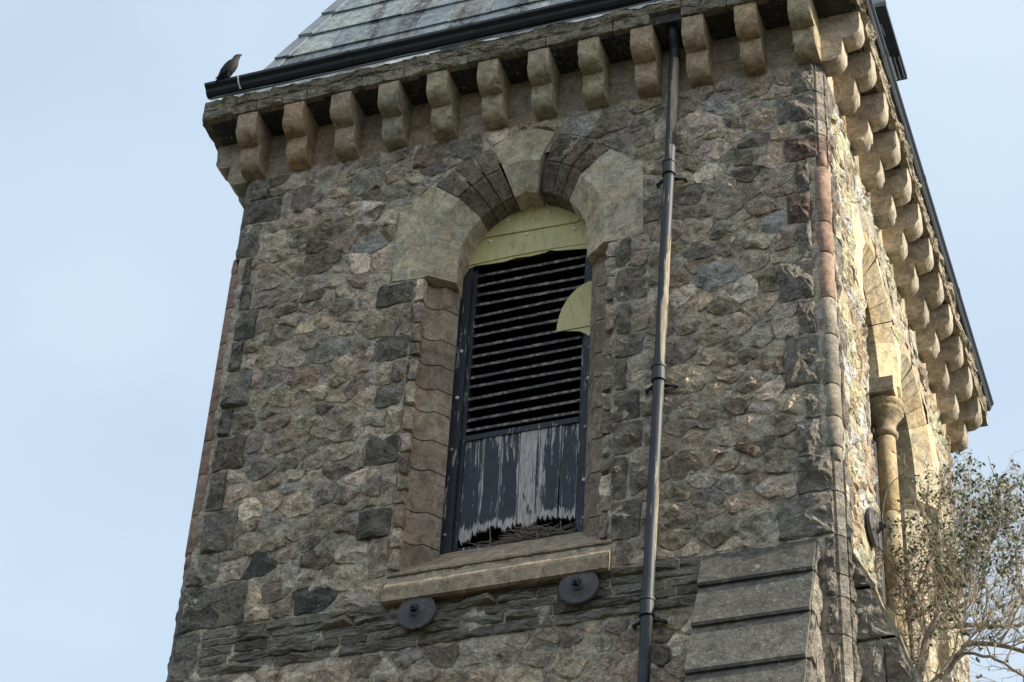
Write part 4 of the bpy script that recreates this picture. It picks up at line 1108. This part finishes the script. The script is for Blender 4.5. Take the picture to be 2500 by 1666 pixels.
# ---------------------------------------------------------------- tree
TR = bpy.data.objects.new('tree', None); C.objects.link(TR); TR.location = (6.35, 1.0, GZ); TR['_w'] = (6.35, 1.0, GZ)
TR['label'] = 'tangled thin-branched tree with sparse small leaves beside the sunlit tower side'; TR['category'] = 'tree'
F_ = 5769.2
def at(px, py, y):
    """wall-side point seen at a photograph position, at depth y"""
    d = rt*((px-1250)/F_)-up*((py-833)/F_)+fwd; t = (y-CAM.y)/d.y; return CAM+d*t
mains = [
 ([(2232, 1690), (2245, 1640), (2262, 1570), (2285, 1510), (2290, 1480)], 1.5, .052, .022, 0),
 ([(2278, 1530), (2310, 1530), (2345, 1530), (2400, 1525), (2455, 1530), (2520, 1515)], 1.5, .026, .012, .5),
 ([(2255, 1690), (2300, 1648), (2345, 1592), (2372, 1573), (2440, 1575), (2520, 1596)], 1.2, .030, .016, .3),
 ([(2285, 1510), (2330, 1490), (2375, 1460), (2400, 1420), (2412, 1350), (2430, 1270), (2440, 1200)], 1.5, .020, .007, .8),
 ([(2245, 1640), (2224, 1580), (2222, 1500), (2240, 1440), (2262, 1390), (2285, 1330), (2290, 1260), (2300, 1190)], 1.6, .016, .005, -.4),
 ([(2224, 1520), (2262, 1490), (2300, 1450), (2322, 1400), (2370, 1345), (2420, 1310)], 1.6, .014, .006, .4),
 ([(2262, 1570), (2250, 1480), (2215, 1430), (2190, 1400), (2150, 1340), (2135, 1330)], 1.7, .011, .004, -.6),
 ([(2300, 1648), (2330, 1600), (2400, 1600), (2450, 1620), (2520, 1660)], 1.2, .015, .010, .2),
 ([(2224, 1540), (2205, 1450), (2180, 1400), (2158, 1300), (2165, 1200), (2225, 1140)], 1.8, .010, .003, -.3),
 ([(2400, 1525), (2410, 1450), (2400, 1370), (2420, 1290), (2470, 1200), (2500, 1160)], 1.8, .013, .005, .4),
 ([(2345, 1530), (2370, 1440), (2360, 1340), (2345, 1260), (2360, 1170)], 1.4, .012, .004, .6),
 ([(2455, 1530), (2490, 1450), (2480, 1350), (2510, 1250)], 1.6, .014, .006, .3),
 ([(2440, 1575), (2480, 1500), (2530, 1400)], 1.4, .012, .006, .1)]
rt_ = random.Random(17); tw = []; mb = MB()
tm = MB()
base = at(2232, 1690, 1.5)
tm.tube([(6.3, .9, GZ-.1), (6.36, 1.0, -14), (6.22, 1.2, -11), (6.27, 1.35, -8.5), tuple(base)], [.17, .13, .10, .075, .052], 10)
for k, (pp, y0, r0_, r1_, dy) in enumerate(mains):
    pts = [at(p[0], p[1], y0+dy*i/(len(pp)-1)) for i, p in enumerate(pp)]
    # smooth subdivide with wobble
    q = []
    for i in range(len(pts)-1):
        for j in range(3):
            t = j/3; p0 = pts[max(i-1, 0)]; p1 = pts[i]; p2 = pts[i+1]; p3 = pts[min(i+2, len(pts)-1)]
            v = .5*((2*p1)+(p2-p0)*t+(2*p0-5*p1+4*p2-p3)*t*t+(3*p1-p0-3*p2+p3)*t**3)
            q.append(v+Vector((rt_.uniform(-1, 1), rt_.uniform(-1, 1), rt_.uniform(-1, 1)))*.008)
    q.append(pts[-1]); n = len(q)
    rad = [r0_+(r1_-r0_)*i/(n-1) for i in range(n)]
    mm = tm if k == 0 else MB(); mm.tube(q, rad, 8)
    if k: mm.build('branch', BARK, TR)
    for i in range(1, n): tw.append((q[i], (q[i]-q[i-1]).normalized(), rad[i], 0))
o = tm.build('trunk', BARK, TR)
LV = MB(); TWM = MB()
def leaf(p, s):
    d = Vector((rt_.gauss(0, 1), rt_.gauss(0, 1), rt_.gauss(.2, 1))).normalized(); e = d.cross(Vector((rt_.gauss(0, 1), rt_.gauss(0, 1), rt_.gauss(0, 1)))).normalized(); nrm = d.cross(e)
    k = rt_.random(); cc = (.045+.05*k, .075+.05*k, .028+.015*k) if rt_.random() < .85 else (.16, .15, .05)
    LV.add([tuple(p), tuple(p+d*s*.5+e*s*.30+nrm*s*.06), tuple(p+d*s), tuple(p+d*s*.5-e*s*.30+nrm*s*.06)], [(0, 1, 2), (0, 2, 3)], cc)
def inside(p):
    d = p-CAM; x = 1250+F_*d.dot(rt)/d.dot(fwd); y = 833-F_*d.dot(up)/d.dot(fwd)
    lim = 1120+(60 if x < 2250 else 0)+25*math.sin(x*.05)+ (30 if x > 2400 else 0)
    if x < 2230: lim += (2230-x)*1.1
    return p.x > W+.06 and y > lim and x > 2128, x, y
def grow(p, d, r_, l, lvl):
    pts = [p]; rad = [r_]; k = 4+(lvl == 1)*2; dd = d.copy()
    for i in range(k):
        dd = (dd+Vector((rt_.gauss(0, .22), rt_.gauss(0, .22), rt_.gauss(.06, .20)))).normalized(); pn = pts[-1]+dd*l/k
        ok, x, y = inside(pn)
        if not ok:
            if rt_.random() < .75: break
        if pn.x < W+.05: break
        pts.append(pn); rad.append(r_*(1-.65*(i+1)/k))
    if len(pts) < 2: return
    TWM.tube(pts, rad, 4 if lvl < 3 else 3, caps=False)
    for i in range(1, len(pts)):
        if lvl < 3:
            for _ in range(rt_.choice((1, 1, 2)) if lvl == 1 else rt_.choice((0, 1, 1))):
                nd = (dd+Vector((rt_.gauss(0, .7), rt_.gauss(0, .7), rt_.gauss(.15, .5)))).normalized(); grow(pts[i], nd, max(rad[i]*.6, .0022), l*rt_.uniform(.45, .75), lvl+1)
        x = inside(pts[i])[1]; y = inside(pts[i])[2]
        den = (.24 if x > 2330 else .13) if y < 1400 else .07
        if lvl >= 2 and rt_.random() < den*1.15:
            for _ in range(rt_.choice((1, 2, 3))): leaf(pts[i]+Vector((rt_.gauss(0, .004), rt_.gauss(0, .004), rt_.gauss(0, .004))), rt_.uniform(.025, .055))
for (p, d, r_, _) in tw:
    for _ in range(1):
        if rt_.random() < .78:
            nd = (d*.5+Vector((rt_.gauss(0, .6), rt_.gauss(0, .5), rt_.gauss(.55, .5)))).normalized(); grow(p, nd, min(.0075, r_*.7), rt_.uniform(.3, .8), 1)
print('twigs', len(TWM.f), 'leaves', len(LV.f)//2)
o = TWM.build('twigs', TWB, TR); o['kind'] = 'stuff'
o = LV.build('foliage', LEAF, TR); o['kind'] = 'stuff'
for o in bpy.data.objects:
    if '_w' in o: del o['_w']
